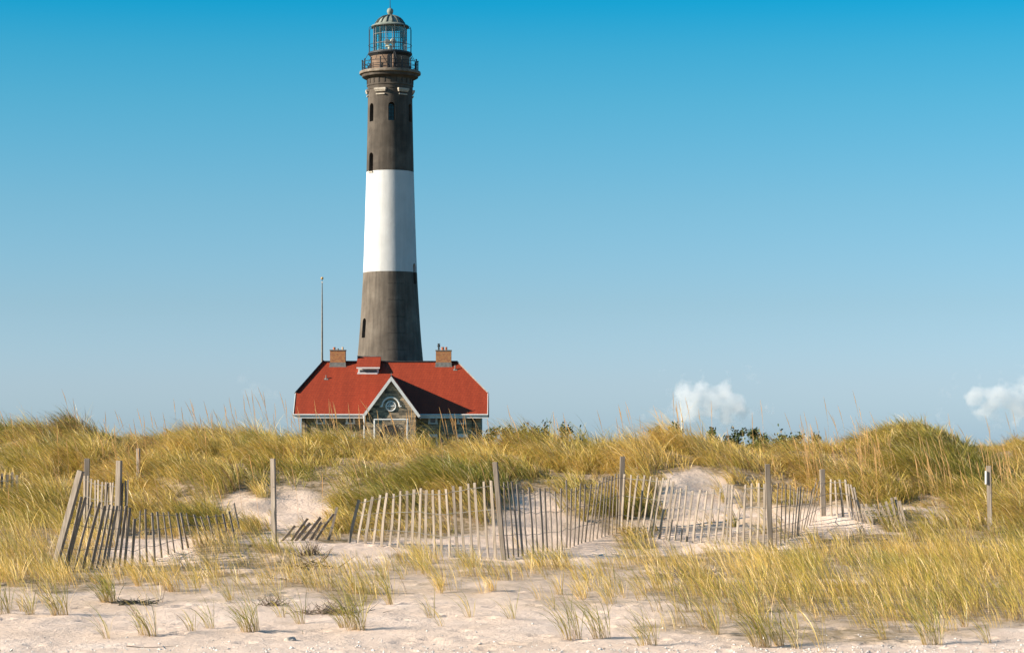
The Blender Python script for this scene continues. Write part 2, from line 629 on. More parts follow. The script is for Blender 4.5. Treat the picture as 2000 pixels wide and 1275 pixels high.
fz.inputs[0].default_value = 1.5
mm = nd(ns, 'ShaderNodeMath', operation='MULTIPLY_ADD')
ls.new(fz.outputs[0], mm.inputs[0])
mm.inputs[1].default_value = 1.3
mm.inputs[2].default_value = .03
mxs = nd(ns, 'ShaderNodeMixShader')
ls.new(mm.outputs[0], mxs.inputs[0])
ls.new(tr.outputs[0], mxs.inputs[1])
ls.new(gl.outputs[0], mxs.inputs[2])
ls.new(mxs.outputs[0], ns['Material Output'].inputs[0])
M['lantern_glass'] = m


# ------------------------------------------------------------------ terrain
def hsh(ix, iy, seed):
    n = (ix.astype(np.int64) * 374761393 + iy.astype(np.int64) * 668265263 + seed * 974634777) & 0xffffffff
    n = ((n ^ (n >> 13)) * 1274126177) & 0xffffffff
    return ((n ^ (n >> 16)) & 0xffff) / 65535.0


def vn(x, y, seed=0):
    x = np.asarray(x, float)
    y = np.asarray(y, float)
    ix, iy = np.floor(x), np.floor(y)
    fx, fy = x - ix, y - iy
    fx = fx * fx * (3 - 2 * fx)
    fy = fy * fy * (3 - 2 * fy)
    a, b_, c, d = hsh(ix, iy, seed), hsh(ix + 1, iy, seed), hsh(ix, iy + 1, seed), hsh(ix + 1, iy + 1, seed)
    return (a * (1 - fx) + b_ * fx) * (1 - fy) + (c * (1 - fx) + d * fx) * fy - .5


def fbm(x, y, seed=0, o=4):
    s, a = 0, 1.0
    for i in range(o):
        s = s + a * vn(x * 2 ** i + i * 17.3, y * 2 ** i - i * 9.1, seed + i)
        a *= .5
    return s


ctl = []
for px in (-400, 150, 700, 1250, 1800, 2400):
    for D, z in ((20, .46), (24, .54), (28, .635), (32, .73)):
        ctl.append((px, D, z))
for px, D, y in ((105, 35, 1115), (260, 36, 1105), (385, 38, 1062), (470, 39.5, 1045), (533, 38.5, 1060), (620, 38, 1068), (690, 39, 1060),
                 (800, 38.2, 1075), (870, 38, 1088), (980, 37.5, 1090), (1100, 39.5, 1072), (1213, 42, 1038), (1290, 41, 1052),
                 (1400, 40, 1062), (1500, 39, 1072), (1605, 42, 1015), (1700, 41, 1030), (1760, 41, 1028), (1932, 40, 1050), (2300, 40, 1050),
                 (-250, 36, 1100), (0, 36, 1095), (200, 39, 1050), (480, 44, 945), (600, 43.5, 962), (720, 43, 972), (850, 43, 962), (1000, 43.5, 962), (1100, 44, 950),
                 (1213, 45.5, 930), (1350, 46, 912), (1450, 45.5, 925), (1600, 45.5, 950), (1700, 45.5, 955), (1800, 43, 1000), (1950, 44, 985), (2300, 44, 985)):
    ctl.append((px, D, HC + (YH - y) / F * D))
for px, D, z in ((-350, 44, 1.65), (0, 44, 1.65), (150, 43, 1.5), (300, 43, 1.5), (1780, 49.5, 2.28), (1860, 49.5, 2.05)):
    ctl.append((px, D, z))
for px, yt in ((-400, 812), (0, 812), (140, 800), (250, 838), (340, 812), (420, 806), (500, 816), (560, 832), (620, 848), (760, 855), (900, 857), (1050, 866), (1200, 860), (1350, 868),
               (1500, 870), (1650, 874), (1780, 842), (1850, 848), (1920, 838), (2000, 828), (2400, 830)):
    z = HC + (YH - yt) * 54 / F - .66
    ctl.append((px, 54, z))
    ctl.append((px, 63, z * .6 + .55))
    ctl.append((px, 74, .95 + .1 * z))
    ctl.append((px, 86, .9))
ctl = np.array(ctl, float)
CS = 120.0


def _phi(r2):
    return r2 * np.log(r2 + 1e-9) * .5


_A = np.stack([ctl[:, 0] / CS, ctl[:, 1]], 1)
_n = len(_A)
_K = _phi(((_A[:, None] - _A[None]) ** 2).sum(-1)) + np.eye(_n) * .02
_Pm = np.concatenate([np.ones((_n, 1)), _A], 1)
_S = np.block([[_K, _Pm], [_Pm.T, np.zeros((3, 3))]])
_W = np.linalg.solve(_S, np.concatenate([ctl[:, 2], np.zeros(3)]))


def sstep(a, b_, x):
    t = np.clip((x - a) / (b_ - a), 0, 1)
    return t * t * (3 - 2 * t)


def pxof(X, D):
    return np.asarray(X) / np.maximum(D, 1) * F + 1000


MOUNDS = [(1790, 50, 100, 2.4, .46), (1860, 51, 75, 2.4, .26), (142, 52.5, 40, 1.6, .16), (70, 52, 60, 2.0, .08), (400, 51.5, 70, 2.2, .14), (520, 49, 60, 1.6, .22), (870, 47, 80, 1.5, .10), (1100, 49, 90, 1.8, .06),
          (280, 48, 55, 2, -.15), (620, 52, 45, 3, -.16), (1310, 50, 80, 2, .10), (1690, 53, 50, 2.6, -.12), (2000, 54, 80, 4, .08), (2150, 54, 120, 4, .1)]


def ground(X, Y, fine=True):
    X = np.atleast_1d(np.asarray(X, float))
    Y = np.atleast_1d(np.asarray(Y, float))
    X, Y = np.broadcast_arrays(X, Y)
    sh = X.shape
    X, Y = X.ravel(), Y.ravel()
    D = np.clip(Y, 20, 86)
    q = np.stack([np.clip(pxof(X, D), -380, 2380) / CS, D], 1)
    z = np.empty(len(q))
    for i in range(0, len(q), 20000):
        k = _phi(((q[i:i + 20000, None] - _A[None]) ** 2).sum(-1))
        z[i:i + 20000] = k @ _W[:_n] + _W[_n] + q[i:i + 20000] @ _W[_n + 1:]
    far = sstep(74, 90, Y)
    z = z * (1 - far) + .9 * far
    near = sstep(20, 4, Y)
    z = z * (1 - near) + .9 * near
    pq = pxof(X, np.maximum(Y, 1))
    for cx, cd, rx, rd, am in MOUNDS:
        z = z + am * np.exp(-((pq - cx) / rx) ** 2 - ((Y - cd) / rd) ** 2)
    dune = sstep(39.5, 44, Y) * (1 - sstep(70, 90, Y))
    z = z + dune * fbm(X / 1.5, Y / 1.7, 3, 3) * .24
    if fine:
        z = z + (1 - sstep(60, 75, Y)) * (fbm(X / .9, Y / 1.3, 11, 4) * .038 + fbm(X / .22, Y / .28, 15, 3) * .015)
    if fine:
        near_ = (Y > 22) & (Y < 40)
        if near_.any():
            xn, yn = X[near_], Y[near_]
            cxi, cyi = np.floor(xn / .42), np.floor(yn / .55)
            dz = np.zeros(len(xn))
            for ox in (-1, 0, 1):
                for oy in (-1, 0, 1):
                    ix, iy = cxi + ox, cyi + oy
                    on = hsh(ix, iy, 91) < .30
                    px_ = (ix + hsh(ix, iy, 92)) * .42
                    py_ = (iy + hsh(ix, iy, 93)) * .55
                    r2 = ((xn - px_) / (.06 + .05 * hsh(ix, iy, 94))) ** 2 + ((yn - py_) / .10) ** 2
                    dz += np.where(on, -.028 * np.exp(-r2) + .012 * np.exp(-((np.sqrt(r2) - 1.7) / .45) ** 2), 0)
            z[near_] += dz
    return z.reshape(sh)


def g1(x, y):
    return float(ground(x, y)[0])


def D_at(px, y):
    """distance at which the ground shows at photo row y"""
    Ds = np.linspace(23, 46, 400)
    rows = YH + (HC - ground((px - 1000) / F * Ds, Ds)) / Ds * F
    return float(Ds[np.argmin(np.abs(rows - y))])


# grass cover: clumps per square metre, as soft ellipses (column, distance, half sizes, density)
COVER = [(0, 45, 480, 6.5, 12), (-300, 42, 420, 6.5, 12), (30, 34.8, 150, 2.9, 12), (330, 35.2, 170, .9, 4.0), (190, 33.4, 80, .9, 2.5), (300, 43, 220, 4.2, 12),
         (425, 37.2, 50, 1.6, 9), (455, 40.2, 60, 1.6, 10), (720, 41.6, 75, 2.2, 12), (650, 40, 45, 1.4, 8), (800, 36.9, 45, 1.1, 3.2), (900, 36.6, 90, .8, 3.0),
         (1010, 35.2, 120, 1.4, 3.6), (1120, 34.6, 90, 1.0, 2.6), (1230, 41.2, 40, .9, 4), (1300, 36.6, 150, 1.6, 5.5), (1420, 36.5, 120, 2.4, 8), (1600, 35.8, 200, 2.9, 10),
         (1800, 36.5, 250, 4.2, 11), (1950, 34.5, 280, 4.6, 11), (820, 43, 150, 1.7, 14), (1480, 31.5, 220, 2.6, 7.5), (1750, 30, 330, 3.4, 9), (1650, 27.2, 420, 2.2, 3.6), (2150, 37, 400, 8, 12),
         (1930, 40, 190, 2.6, 12), (1550, 31, 400, 4.0, 1.0), (600, 32.5, 190, 3.2, 3.5), (500, 36, 120, 2.4, 5), (440, 32.5, 230, 3.2, 2.4), (690, 30.5, 60, 1.6, 6),
         (830, 34.6, 150, 2.3, 3), (1100, 31, 150, 2.6, 1.6), (230, 30.5, 170, 2.2, 1.0), (560, 40.3, 55, .9, 3), (1350, 42.4, 150, 1.0, 2.2), (1180, 43.2, 80, 1.2, 6), (40, 30.6, 130, 2.0, 1.5)]
COVER += [(1050, 32.5, 340, 3.4, 2.0), (860, 33.8, 190, 1.6, 2.6), (520, 41.8, 90, 1.6, 2.2), (1880, 31, 230, 4.2, 12), (640, 33, 330, 3.6, 2.2), (330, 33.2, 150, 1.6, 2.5), (880, 32.6, 150, 2.6, 1.6), (285, 42, 130, 2.3, 14), (200, 33.6, 150, 1.0, 5), (880, 35.6, 130, 1.0, 4), (1420, 34.2, 200, 1.4, 5), (1800, 49, 130, 2.8, 18), (735, 42.4, 70, 1.2, 18), (900, 43.8, 90, 1.2, 18), (1760, 41.6, 60, 1.5, 9), (860, 42, 150, 1.6, 13), (1500, 41.2, 70, 1.4, 2.5), (600, 40.1, 65, .8, 6), (1170, 41.6, 70, 1.2, 5), (1240, 40.4, 50, .8, 6), (1370, 44.3, 100, 2.4, .8), (1000, 40.5, 80, 1.6, 2.0), (570, 42.5, 90, 2.2, 1.2), (1700, 39.4, 140, 1.0, 8), (60, 38, 170, 3, 11), (800, 41, 110, 1.2, 9), (330, 34.6, 150, 1.0, 7), (90, 32.2, 110, 1.5, 4)]
BARE = [(1610, 32.9, 110, .55, .75), (1440, 33.2, 60, .5, .7), (1635, 40.9, 42, 1.2, .85), (1365, 44.0, 95, 2.4, .94), (575, 42.0, 75, 2.1, .90), (470, 42.6, 55, 1.2, .8), (1480, 43.6, 60, 1.2, .6), (1690, 42.6, 40, .8, .7), (1820, 41.6, 30, .5, .8),
        (1010, 40.8, 60, 1.7, .9), (930, 39.6, 45, .8, .8), (1150, 40.7, 60, 1.8, .8), (1060, 46, 70, .7, .7)]


def cover(X, D):
    px = pxof(X, D)
    d = np.zeros_like(px)
    jx = fbm(X / 1.2, D / 1.2, 41, 3)
    for cx, cd, rx, rd, v in COVER:
        q = np.sqrt(((px - cx) / rx) ** 2 + ((D - cd) / rd) ** 2) + jx * .35
        d = np.maximum(d, v * (1 - sstep(.75, 1.12, q)))
    dune = 12.5 * sstep(42.6, 44.2, D + jx * 1.2)
    d = np.maximum(d, dune)
    for cx, cd, rx, rd, v in BARE:
        q = np.sqrt(((px - cx) / rx) ** 2 + ((D - cd) / rd) ** 2) + jx * .35
        d = d * (1 - v * (1 - sstep(.7, 1.15, q)))
    patch = np.where(D > 41, .65, .5) + np.where(D > 41, 1.0, 1.6) * np.clip(fbm(X / .55, D / .9, 51, 3) + .45, 0, 1)
    return d * patch * (1 - sstep(61, 66, D))


def build_terrain():
    def geo(a, b_, n):
        return np.geomspace(a, b_, n)
    xs = np.concatenate([-geo(12.1, 9000, 36)[::-1], np.arange(-12, 12.001, .05), geo(12.1, 9000, 36)])
    ys = np.concatenate([-geo(2, 3000, 14)[::-1], np.arange(0, 22, 1.0), np.arange(22, 24, .2), np.arange(24, 46, .055), np.arange(46, 62, .16),
                         np.arange(62, 92, 1.5), geo(93, 12000, 30)])
    XX, YY = np.meshgrid(xs, ys)
    ZZ = ground(XX, YY)
    ny, nx = XX.shape
    co = np.stack([XX, YY, ZZ], -1).reshape(-1, 3)
    idx = np.arange(ny * nx).reshape(ny, nx)
    q = np.stack([idx[:-1, :-1], idx[:-1, 1:], idx[1:, 1:], idx[1:, :-1]], -1).reshape(-1, 4)
    lit = np.clip(cover(XX, YY) / 7.0, 0, 1) ** .8
    lit = np.where(YY > 60, 1.0, lit)
    lit = np.where(YY < 22, 0, lit)
    o = quad_mesh('dune_sand', co, q, M['sand'])
    a = o.data.attributes.new('litter', 'FLOAT', 'POINT')
    a.data.foreach_set('value', lit.ravel().astype(np.float32))
    a = o.data.attributes.new('heath', 'FLOAT', 'POINT')
    a.data.foreach_set('value', sstep(60, 68, YY).ravel().astype(np.float32))
    o.data.polygons.foreach_set('use_smooth', np.ones(len(q), bool))
    o['kind'] = 'structure'
    return o


def quad_mesh(name, co, q, material, col=None, parent=None):
    me = bpy.data.meshes.new(name)
    me.vertices.add(len(co))
    me.vertices.foreach_set('co', co.astype(np.float32).ravel())
    me.loops.add(len(q) * 4)
    me.loops.foreach_set('vertex_index', q.astype(np.int32).ravel())
    me.polygons.add(len(q))
    me.polygons.foreach_set('loop_start', np.arange(0, len(q) * 4, 4, dtype=np.int32))
    me.polygons.foreach_set('loop_total', np.full(len(q), 4, np.int32))
    me.update(calc_edges=True)
    me.materials.append(material)
    if col is not None:
        a = me.attributes.new('blade_colour', 'FLOAT_COLOR', 'POINT')
        a.data.foreach_set('color', np.concatenate([col, np.ones((len(col), 1))], 1).astype(np.float32).ravel())
    o = bpy.data.objects.new(name, me)
    COL.objects.link(o)
    if parent:
        attach(o, parent)
    return o


build_terrain()


# ------------------------------------------------------------------ grass
def blades(root, L, th0, th1, az, wid, c_root, c_tip, lev=5, pw=1.3, twist=None, kend=.75):
    """ribbon blades: root (n,3), length, start/end angle from vertical, lean azimuth, width, colours"""
    n = len(root)
    t = np.linspace(0, 1, lev)
    th = th0[:, None] + (th1 - th0)[:, None] * t[None] ** pw
    ds = L[:, None] / (lev - 1)
    thm = .5 * (th[:, 1:] + th[:, :-1])
    hor = np.concatenate([np.zeros((n, 1)), np.cumsum(np.sin(thm) * ds, 1)], 1)
    ver = np.concatenate([np.zeros((n, 1)), np.cumsum(np.cos(thm) * ds, 1)], 1)
    ca, sa = np.cos(az)[:, None], np.sin(az)[:, None]
    c = np.stack([root[:, 0:1] + hor * ca, root[:, 1:2] + hor * sa, root[:, 2:3] + ver], -1)
    fa = rng.uniform(0, np.pi, n) if twist is None else twist
    side = np.stack([np.cos(fa), np.sin(fa), np.zeros(n)], -1)[:, None, :]
    wp = np.where(t < .5, .75 + .5 * t, 1.0 * (1 - ((t - .5) / .5) ** 1.6 * .9))
    hw = (wid[:, None] * wp[None] * .5)[..., None]
    v = np.stack([c - side * hw, c + side * hw], 2).reshape(n, lev * 2, 3)
    k = np.clip(t / kend, 0, 1)[None, :, None]
    col = c_root[:, None] * (1 - k) + c_tip[:, None] * k
    col = np.repeat(col, 2, 1)
    base = (np.arange(n) * lev * 2)[:, None]
    fs = []
    for i in range(lev - 1):
        fs.append(base + np.array([[2 * i, 2 * i + 1, 2 * i + 3, 2 * i + 2]]))
    q = np.stack(fs, 1).reshape(-1, 4)
    return v.reshape(-1, 3), q, col.reshape(-1, 3)


GREEN = np.array((.19, .21, .032))
OLIVE = np.array((.56, .42, .075))
STRAW = np.array((.88, .575, .155))
PALE = np.array((.95, .70, .36))
BROWN = np.array((.32, .18, .08))


def blade_cols(n, g, brown, near=False):
    """g 0..1 greenness per blade, brown 0..1 chance of dead brown"""
    u = np.clip(g + rng.normal(0, .22, n), 0, 1)[:, None]
    tip = np.where(u < .5, STRAW * (1 - u * 2) + OLIVE * u * 2, OLIVE * (2 - u * 2) + GREEN * (u * 2 - 1))
    pale = rng.random(n) < .16 * (1.2 - g)
    tip = np.where(pale[:, None], PALE, tip)
    dead = rng.random(n) < brown
    tip = np.where(dead[:, None], BROWN, tip)
    tip = tip * rng.uniform(.75, 1.2, (n, 1))
    u2 = np.clip(u + .35, 0, 1)
    low = OLIVE * (1 - u2) + GREEN * u2
    if near:
        low = np.array((.56, .36, .17)) * rng.uniform(.7, 1.1, (n, 1))
    rootc = np.where(dead[:, None], BROWN, np.where(rng.random((n, 1)) < .3, np.array((.42, .29, .12)), low))
    return rootc, tip


WIND = math.pi * .97    # blades bend towards -X (and a touch away)


def clump_blades(cx, cy, nb, rad, hgt, g, brown=.05, wind=1.0, splay=.35, wid=(.005, .011), stiff=0.0, lev=5, outw=None, bend=0.0, near=False, pw=1.3):
    """arrays of clumps -> arrays of blades"""
    ci = np.repeat(np.arange(len(cx)), nb)
    n = len(ci)
    a = rng.uniform(0, 2 * np.pi, n)
    rr = np.sqrt(rng.random(n)) * rad[ci]
    x = cx[ci] + np.cos(a) * rr
    y = cy[ci] + np.sin(a) * rr
    z = ground(x, y) - .03
    L = hgt[ci] * rng.uniform(.55, 1.15, n)
    # lean direction = wind + outward splay
    wv = wind * rng.uniform(.6, 1.3, n)
    dx = np.cos(WIND) * wv + np.cos(a) * splay + rng.normal(0, .30, n)
    dy = np.sin(WIND) * wv + np.sin(a) * splay + rng.normal(0, .38, n)
    if outw is not None:
        dx = dx + np.cos(outw[0][ci]) * outw[1][ci]
        dy = dy + np.sin(outw[0][ci]) * outw[1][ci]
    az = np.arctan2(dy, dx)
    mag = np.sqrt(dx * dx + dy * dy)
    th0 = np.clip(.10 + .16 * mag + rng.normal(0, .08, n), 0, 1.0)
    th1 = np.clip(.35 + bend + .85 * mag * (1 - stiff) + rng.normal(0, .25, n), .1, 2.3)
    w_ = rng.uniform(*wid, n)
    cr, ct = blade_cols(n, g[ci], brown if np.isscalar(brown) else brown[ci], near)
    return blades(np.stack([x, y, z], 1), L, th0, th1, az, w_, cr, ct, lev=lev, pw=pw, kend=.4 if near else .75)


def scatter(x0, x1, d0, d1, dmax, seed):
    r_ = np.random.default_rng(seed)
    area = (d1 - d0) * (x1 - x0)
    n = int(area * dmax)
    X = r_.uniform(x0, x1, n)
    D = r_.uniform(d0, d1, n)
    keep = (np.abs(X) < D * .31) & (r_.random(n) < cover(X, D) / dmax)
    return X[keep], D[keep]


# big rounded tussocks seen in the photo: column, distance, radius, height, greenness
BIG = [(390, 41.0, .62, .66, .55), (735, 42.3, .75, .82, .65), (690, 40.6, .4, .62, .35), (900, 43.6, .95, .78, .75), (820, 43.4, .5, .6, .5), (560, 46.8, .9, .74, .5),
       (440, 51.5, 1.2, .66, .4), (335, 47.5, .8, .6, .35), (130, 47, 1.0, .66, .45), (1640, 45.6, .8, .6, .4), (1700, 44.6, .8, .66, .55), (1830, 47.6, 1.2, .68, .75), (1780, 50, 1.3, .5, .6),
       (1900, 48, 1.0, .66, .65), (1120, 46.5, .8, .6, .5), (1215, 43.0, .35, .5, .6), (1950, 45, .9, .6, .5), (30, 43, .9, .6, .4), (980, 45.5, .8, .6, .3), (620, 48.5, .8, .62, .45)]


def grass_stuff():
    X, D = scatter(-20, 20, 26, 66, 20, 5)
    ex, ed = [], []
    for cx, cd, R_, H_, G_ in BIG:
        k = int(60 * R_ ** 1.6) + 14
        a_, q_ = rng.uniform(0, 6.28, k), np.sqrt(rng.random(k)) * R_
        ex.append((cx - 1000) / F * cd + np.cos(a_) * q_)
        ed.append(cd + np.sin(a_) * q_)
    X = np.concatenate([X] + ex)
    D = np.concatenate([D] + ed)
    cv = cover(X, D)
    big = fbm(X / 2.6, D / 2.6, 61, 3)
    px = pxof(X, D)
    dune = sstep(39, 43.5, D)
    hgt = .40 + .20 * dune + .40 * big * (.4 + .6 * dune) + np.clip(cv / 12, 0, 1) * .06
    # tussocks: domes about a metre across, each with its own height and colour
    tr_ = np.random.default_rng(21)
    ntc = 730
    tX, tD = tr_.uniform(-20, 20, ntc), tr_.uniform(38, 66, ntc)
    tR, tH, tG = tr_.uniform(.45, .95, ntc), tr_.uniform(.75, 1.3, ntc), tr_.normal(.08, .22, ntc)
    dd = np.sqrt((X[:, None] - tX[None]) ** 2 + ((D[:, None] - tD[None]) * 1.0) ** 2) / tR[None]
    ni = np.argmin(dd, 1)
    dn = dd[np.arange(len(X)), ni]
    dome = np.clip(1.10 - .5 * dn ** 1.5, .5, 1.12)
    hgt = hgt * (1 - dune + dune * dome * tH[ni])
    hgt += .14 * np.exp(-((px - 740) / 70) ** 2 - ((D - 42.3) / 1.2) ** 2) + .12 * np.exp(-((px - 900) / 80) ** 2 - ((D - 44) / 1.2) ** 2)
    hgt = np.clip(hgt * rng.uniform(.85, 1.12, len(X)), .2, 1.0)
    out = np.arctan2(D - tD[ni], X - tX[ni])
    ow = dune * np.clip(dn, 0, 1.3) * .55
    # taller tussocks of the crest and of the mound at right
    hgt += .32 * np.exp(-((px - 146) / 16) ** 2 - ((D - 52.8) / 1.0) ** 2) + .10 * np.exp(-((px - 60) / 60) ** 2 - ((D - 53) / 2) ** 2)
    g = np.clip(.13 + dune * tG[ni] + .7 * fbm(X / 1.7, D / 1.7, 71, 3) + .10 * (1 - dune), .02, .95)
    g = np.clip(g + .16 * (1 - dune), 0, 1)
    g = np.clip(g + .45 * np.exp(-((px - 735) / 60) ** 2 - ((D - 42.5) / 1.4) ** 2) + .4 * np.exp(-((px - 395) / 45) ** 2 - ((D - 41.5) / 1.4) ** 2) + .3 * np.exp(-((px - 500) / 70) ** 2 - ((D - 48) / 1.5) ** 2)
                + .3 * np.exp(-((px - 110) / 90) ** 2 - ((D - 51) / 2) ** 2) + .4 * np.exp(-((px - 870) / 110) ** 2 - ((D - 44.3) / 1.5) ** 2) + .45 * np.exp(-((px - 1830) / 120) ** 2 - ((D - 48.5) / 2.5) ** 2), 0, 1)
    for cx, cd, R_, H_, G_ in BIG:
        d2 = np.sqrt((X - (cx - 1000) / F * cd) ** 2 + (D - cd) ** 2) / R_
        inside = d2 < 1.15
        hgt = np.where(inside, np.maximum(hgt, H_ * np.clip(1.05 - .45 * d2 ** 2, .4, 1) * rng.uniform(.7, 1.15, len(X))), hgt)
        g = np.where(inside, np.clip(.6 * g + .5 * G_, 0, 1), g)
    nb = np.where(dune > .5, rng.integers(18, 40, len(X)), rng.integers(8, 24, len(X)))
    nb = np.where(dune > .5, nb, (nb * 1.35).astype(int))
    nb = np.where(cv < 2, rng.integers(6, 16, len(X)), nb)
    nb = np.where(dune > .5, (nb * np.clip(1.6 - .45 * dn, .8, 1.6)).astype(int), nb)
    rad = np.where(cv < 3, rng.uniform(.03, .07, len(X)), rng.uniform(.08, .22, len(X)))
    brown = np.clip(.07 + .3 * fbm(X / 1.3, D / 1.3, 81, 2), .02, .35)
    for bx, bd, br_, bD in ((120, 52.5, 80, 1.6), (285, 49, 60, 1.6), (440, 52.5, 60, 1.3)):
        brown = np.clip(brown + .5 * np.exp(-((px - bx) / br_) ** 2 - ((D - bd) / bD) ** 2), 0, .7)
    pass
    for nm, sel in (('dune_grass', D > 40), ('beach_grass', D <= 40)):
        far = nm == 'dune_grass'
        s = np.where(sel)[0]
        v, q, c = clump_blades(X[s], D[s], nb[s], rad[s], hgt[s], g[s], brown[s], wind=(1.0 if far else .75), splay=(.4 if far else .4), wid=((.005, .012) if far else (.0035, .0075)), outw=(out[s], ow[s]), bend=(.55 if far else .2), pw=(1.5 if far else 1.4), near=not far, lev=(6 if far else 5),
                               stiff=(.0 if far else .25))
        o = quad_mesh(nm, v, q, M['grass'], c)
        tag(o, 'windswept golden green dune grass covering the dune behind the fence' if far else 'yellow green beach grass growing across the sand before the fence', 'grass', kind='stuff')


grass_stuff()


def seed_stalks():
    """tall straw stalks with a narrow seed head"""
    X, D = scatter(-16, 16, 38, 58, 3.0, 9)
    keep = rng.random(len(X)) < np.where(D > 50, .08, .24)
    X, D = X[keep], D[keep]
    px = pxof(X, D)
    # extra: stands seen before the house and at right
    ex = np.concatenate([rng.uniform(560, 980, 34), rng.uniform(1560, 1760, 60), rng.uniform(1800, 1990, 40), rng.uniform(1200, 1360, 16), rng.uniform(380, 560, 14)])
    ed = np.concatenate([rng.uniform(48, 54, 34), rng.uniform(43.5, 47, 60), rng.uniform(41.5, 45, 40), rng.uniform(48, 54, 16), rng.uniform(47, 54, 14)])
    X = np.concatenate([X, (ex - 1000) / F * ed])
    D = np.concatenate([D, ed])
    n = len(X)
    root = np.stack([X, D, ground(X, D) - .05], 1)
    L = rng.uniform(.85, 1.3, n)
    az = WIND + rng.normal(0, .5, n)
    th0 = rng.uniform(0, .18, n)
    th1 = th0 + np.abs(rng.normal(.15, .22, n))
    c = np.array((.82, .54, .25)) * rng.uniform(.75, 1.15, (n, 1))
    vs, qs, cs, off = [], [], [], 0
    lev = 7
    t = np.linspace(0, 1, lev)
    wp = np.array([.004, .004, .004, .004, .0055, .014, .003])
    for k in range(2):      # two crossed ribbons per stalk, so that it has thickness from every side
        v, q, col = blades(root, L, th0, th1, az, np.ones(n), c, c, lev=lev, pw=1.6, twist=np.full(n, k * math.pi / 2) + .3)
        v = v.reshape(n, lev, 2, 3)
        mid = v.mean(2, keepdims=True)
        half = v[:, :, 1:2] - mid
        half /= np.linalg.norm(half, axis=-1, keepdims=True)
        half = half * (wp[None, :, None, None] * .5)
        v = np.concatenate([mid - half, mid + half], 2).reshape(-1, 3)
        vs.append(v)
        qs.append(q + off)
        cs.append(col)
        off += len(v)
    o = quad_mesh('seed_stalks', np.concatenate(vs), np.concatenate(qs), M['grass'], np.concatenate(cs))
    tag(o, 'tall straw coloured seed stalks rising out of the dune grass', 'grass stalks', kind='stuff')


seed_stalks()


# single tufts standing on the open sand in front
TUFTS = [
    (290, 1240, .42, 26, .55, 'double stemmed green tuft in the bottom left sand, blades swept left'),
    (490, 1234, .44, 40, .65, 'bushy green tuft at lower left, right of the double stemmed tuft'),
    (214, 1176, .46, 48, .60, 'full upright tuft in front of the dark leaning slats at left'),
    (118, 1200, .42, 34, .50, 'yellow green tuft near the foot of the leaning post'),
    (58, 1200, .36, 14, .40, 'thin stalky tuft left of the leaning post foot'),
    (6, 1198, .45, 24, .60, 'grass tuft cut by the left edge of the photo'),
    (213, 1246, .40, 7, .35, 'sparse few-bladed tuft arching far left on bare sand'),
    (412, 1226, .36, 13, .45, 'wispy tuft between two bushy tufts at lower left'),
    (372, 1232, .26, 8, .35, 'tiny low tuft with spread blades beside the wispy tuft'),
    (587, 1218, .36, 13, .50, 'slim tuft with a single foot right of the bushy tuft'),
    (552, 1204, .30, 9, .45, 'little thin tuft just behind the slim tuft'),
    (698, 1230, .50, 34, .60, 'large tuft at the right end of the brown dead thatch'),
    (674, 1224, .40, 14, .55, 'narrow stem tuft touching the large tuft by the dead thatch'),
    (762, 1180, .44, 18, .55, 'loose tuft alone on sand below the left end of the picket fence'),
    (842, 1206, .32, 8, .40, 'small leaning tuft on the bare sand near the centre'),
    (864, 1222, .24, 5, .35, 'shortest few-bladed tuft on the bare sand near the centre'),
    (918, 1204, .34, 9, .45, 'slender tuft left of the dead straight stems near the centre'),
    (1000, 1206, .30, 7, .40, 'small pale tuft on sand below the tall central post'),
    (1118, 1248, .54, 26, .55, 'tall tuft with long blades bent left, bottom centre right'),
    (1178, 1246, .50, 22, .58, 'tall fan-shaped tuft right of the one bent left'),
    (1268, 1258, .42, 22, .50, 'low twin-footed tuft closest to the bottom edge'),
    (1212, 1160, .36, 9, .45, 'thin tuft standing well behind the fan-shaped tuft'),
    (1400, 1238, .34, 12, .45, 'small tuft beside the big bottom right cluster'),
    (1490, 1264, .52, 34, .60, 'dense many-stemmed tuft at the bottom edge, right half'),
    (1524, 1262, .48, 20, .55, 'stiff tuft leaning against the dense many-stemmed one'),
    (1556, 1266, .40, 10, .45, 'thin tuft with red brown stems right of the dense one'),
    (1604, 1272, .44, 4, .30, 'almost bare bent stalk pointing left at the bottom edge'),
    (1822, 1258, .52, 30, .60, 'vivid green tuft alone at the lower right'),
    (1930, 1256, .34, 9, .40, 'thin pale tuft near the bottom right corner'),
    (1726, 1248, .36, 10, .45, 'short sparse tuft left of the vivid green one'),
]


def make_tufts():
    for px, y, h, n, g, lab in TUFTS:
        D = D_at(px, y)
        x = (px - 1000) / F * D
        k = 2 if n > 20 else 1
        cx = np.array([x + (i - (k - 1) / 2) * .10 for i in range(k)])
        cy = np.array([D + rng.uniform(-.05, .05) for i in range(k)])
        few = n < 8
        v, q, c = clump_blades(cx, cy, np.full(k, int(n * 2.1 / k)), np.full(k, .05), np.full(k, h * (1.4 if few else 1.32)), np.full(k, min(1, g + .25)),
                               brown=.06, wind=.95 if few else .75, splay=.5, wid=(.004, .0078), stiff=.0, lev=7, near=True, pw=1.5, bend=.3)
        base = np.array((x, D, g1(x, D)))
        o = quad_mesh('grass_tuft', v - base, q, M['grass'], c)
        o.location = base
        tag(o, lab, 'grass tuft', 'grass tufts on the open sand')


make_tufts()


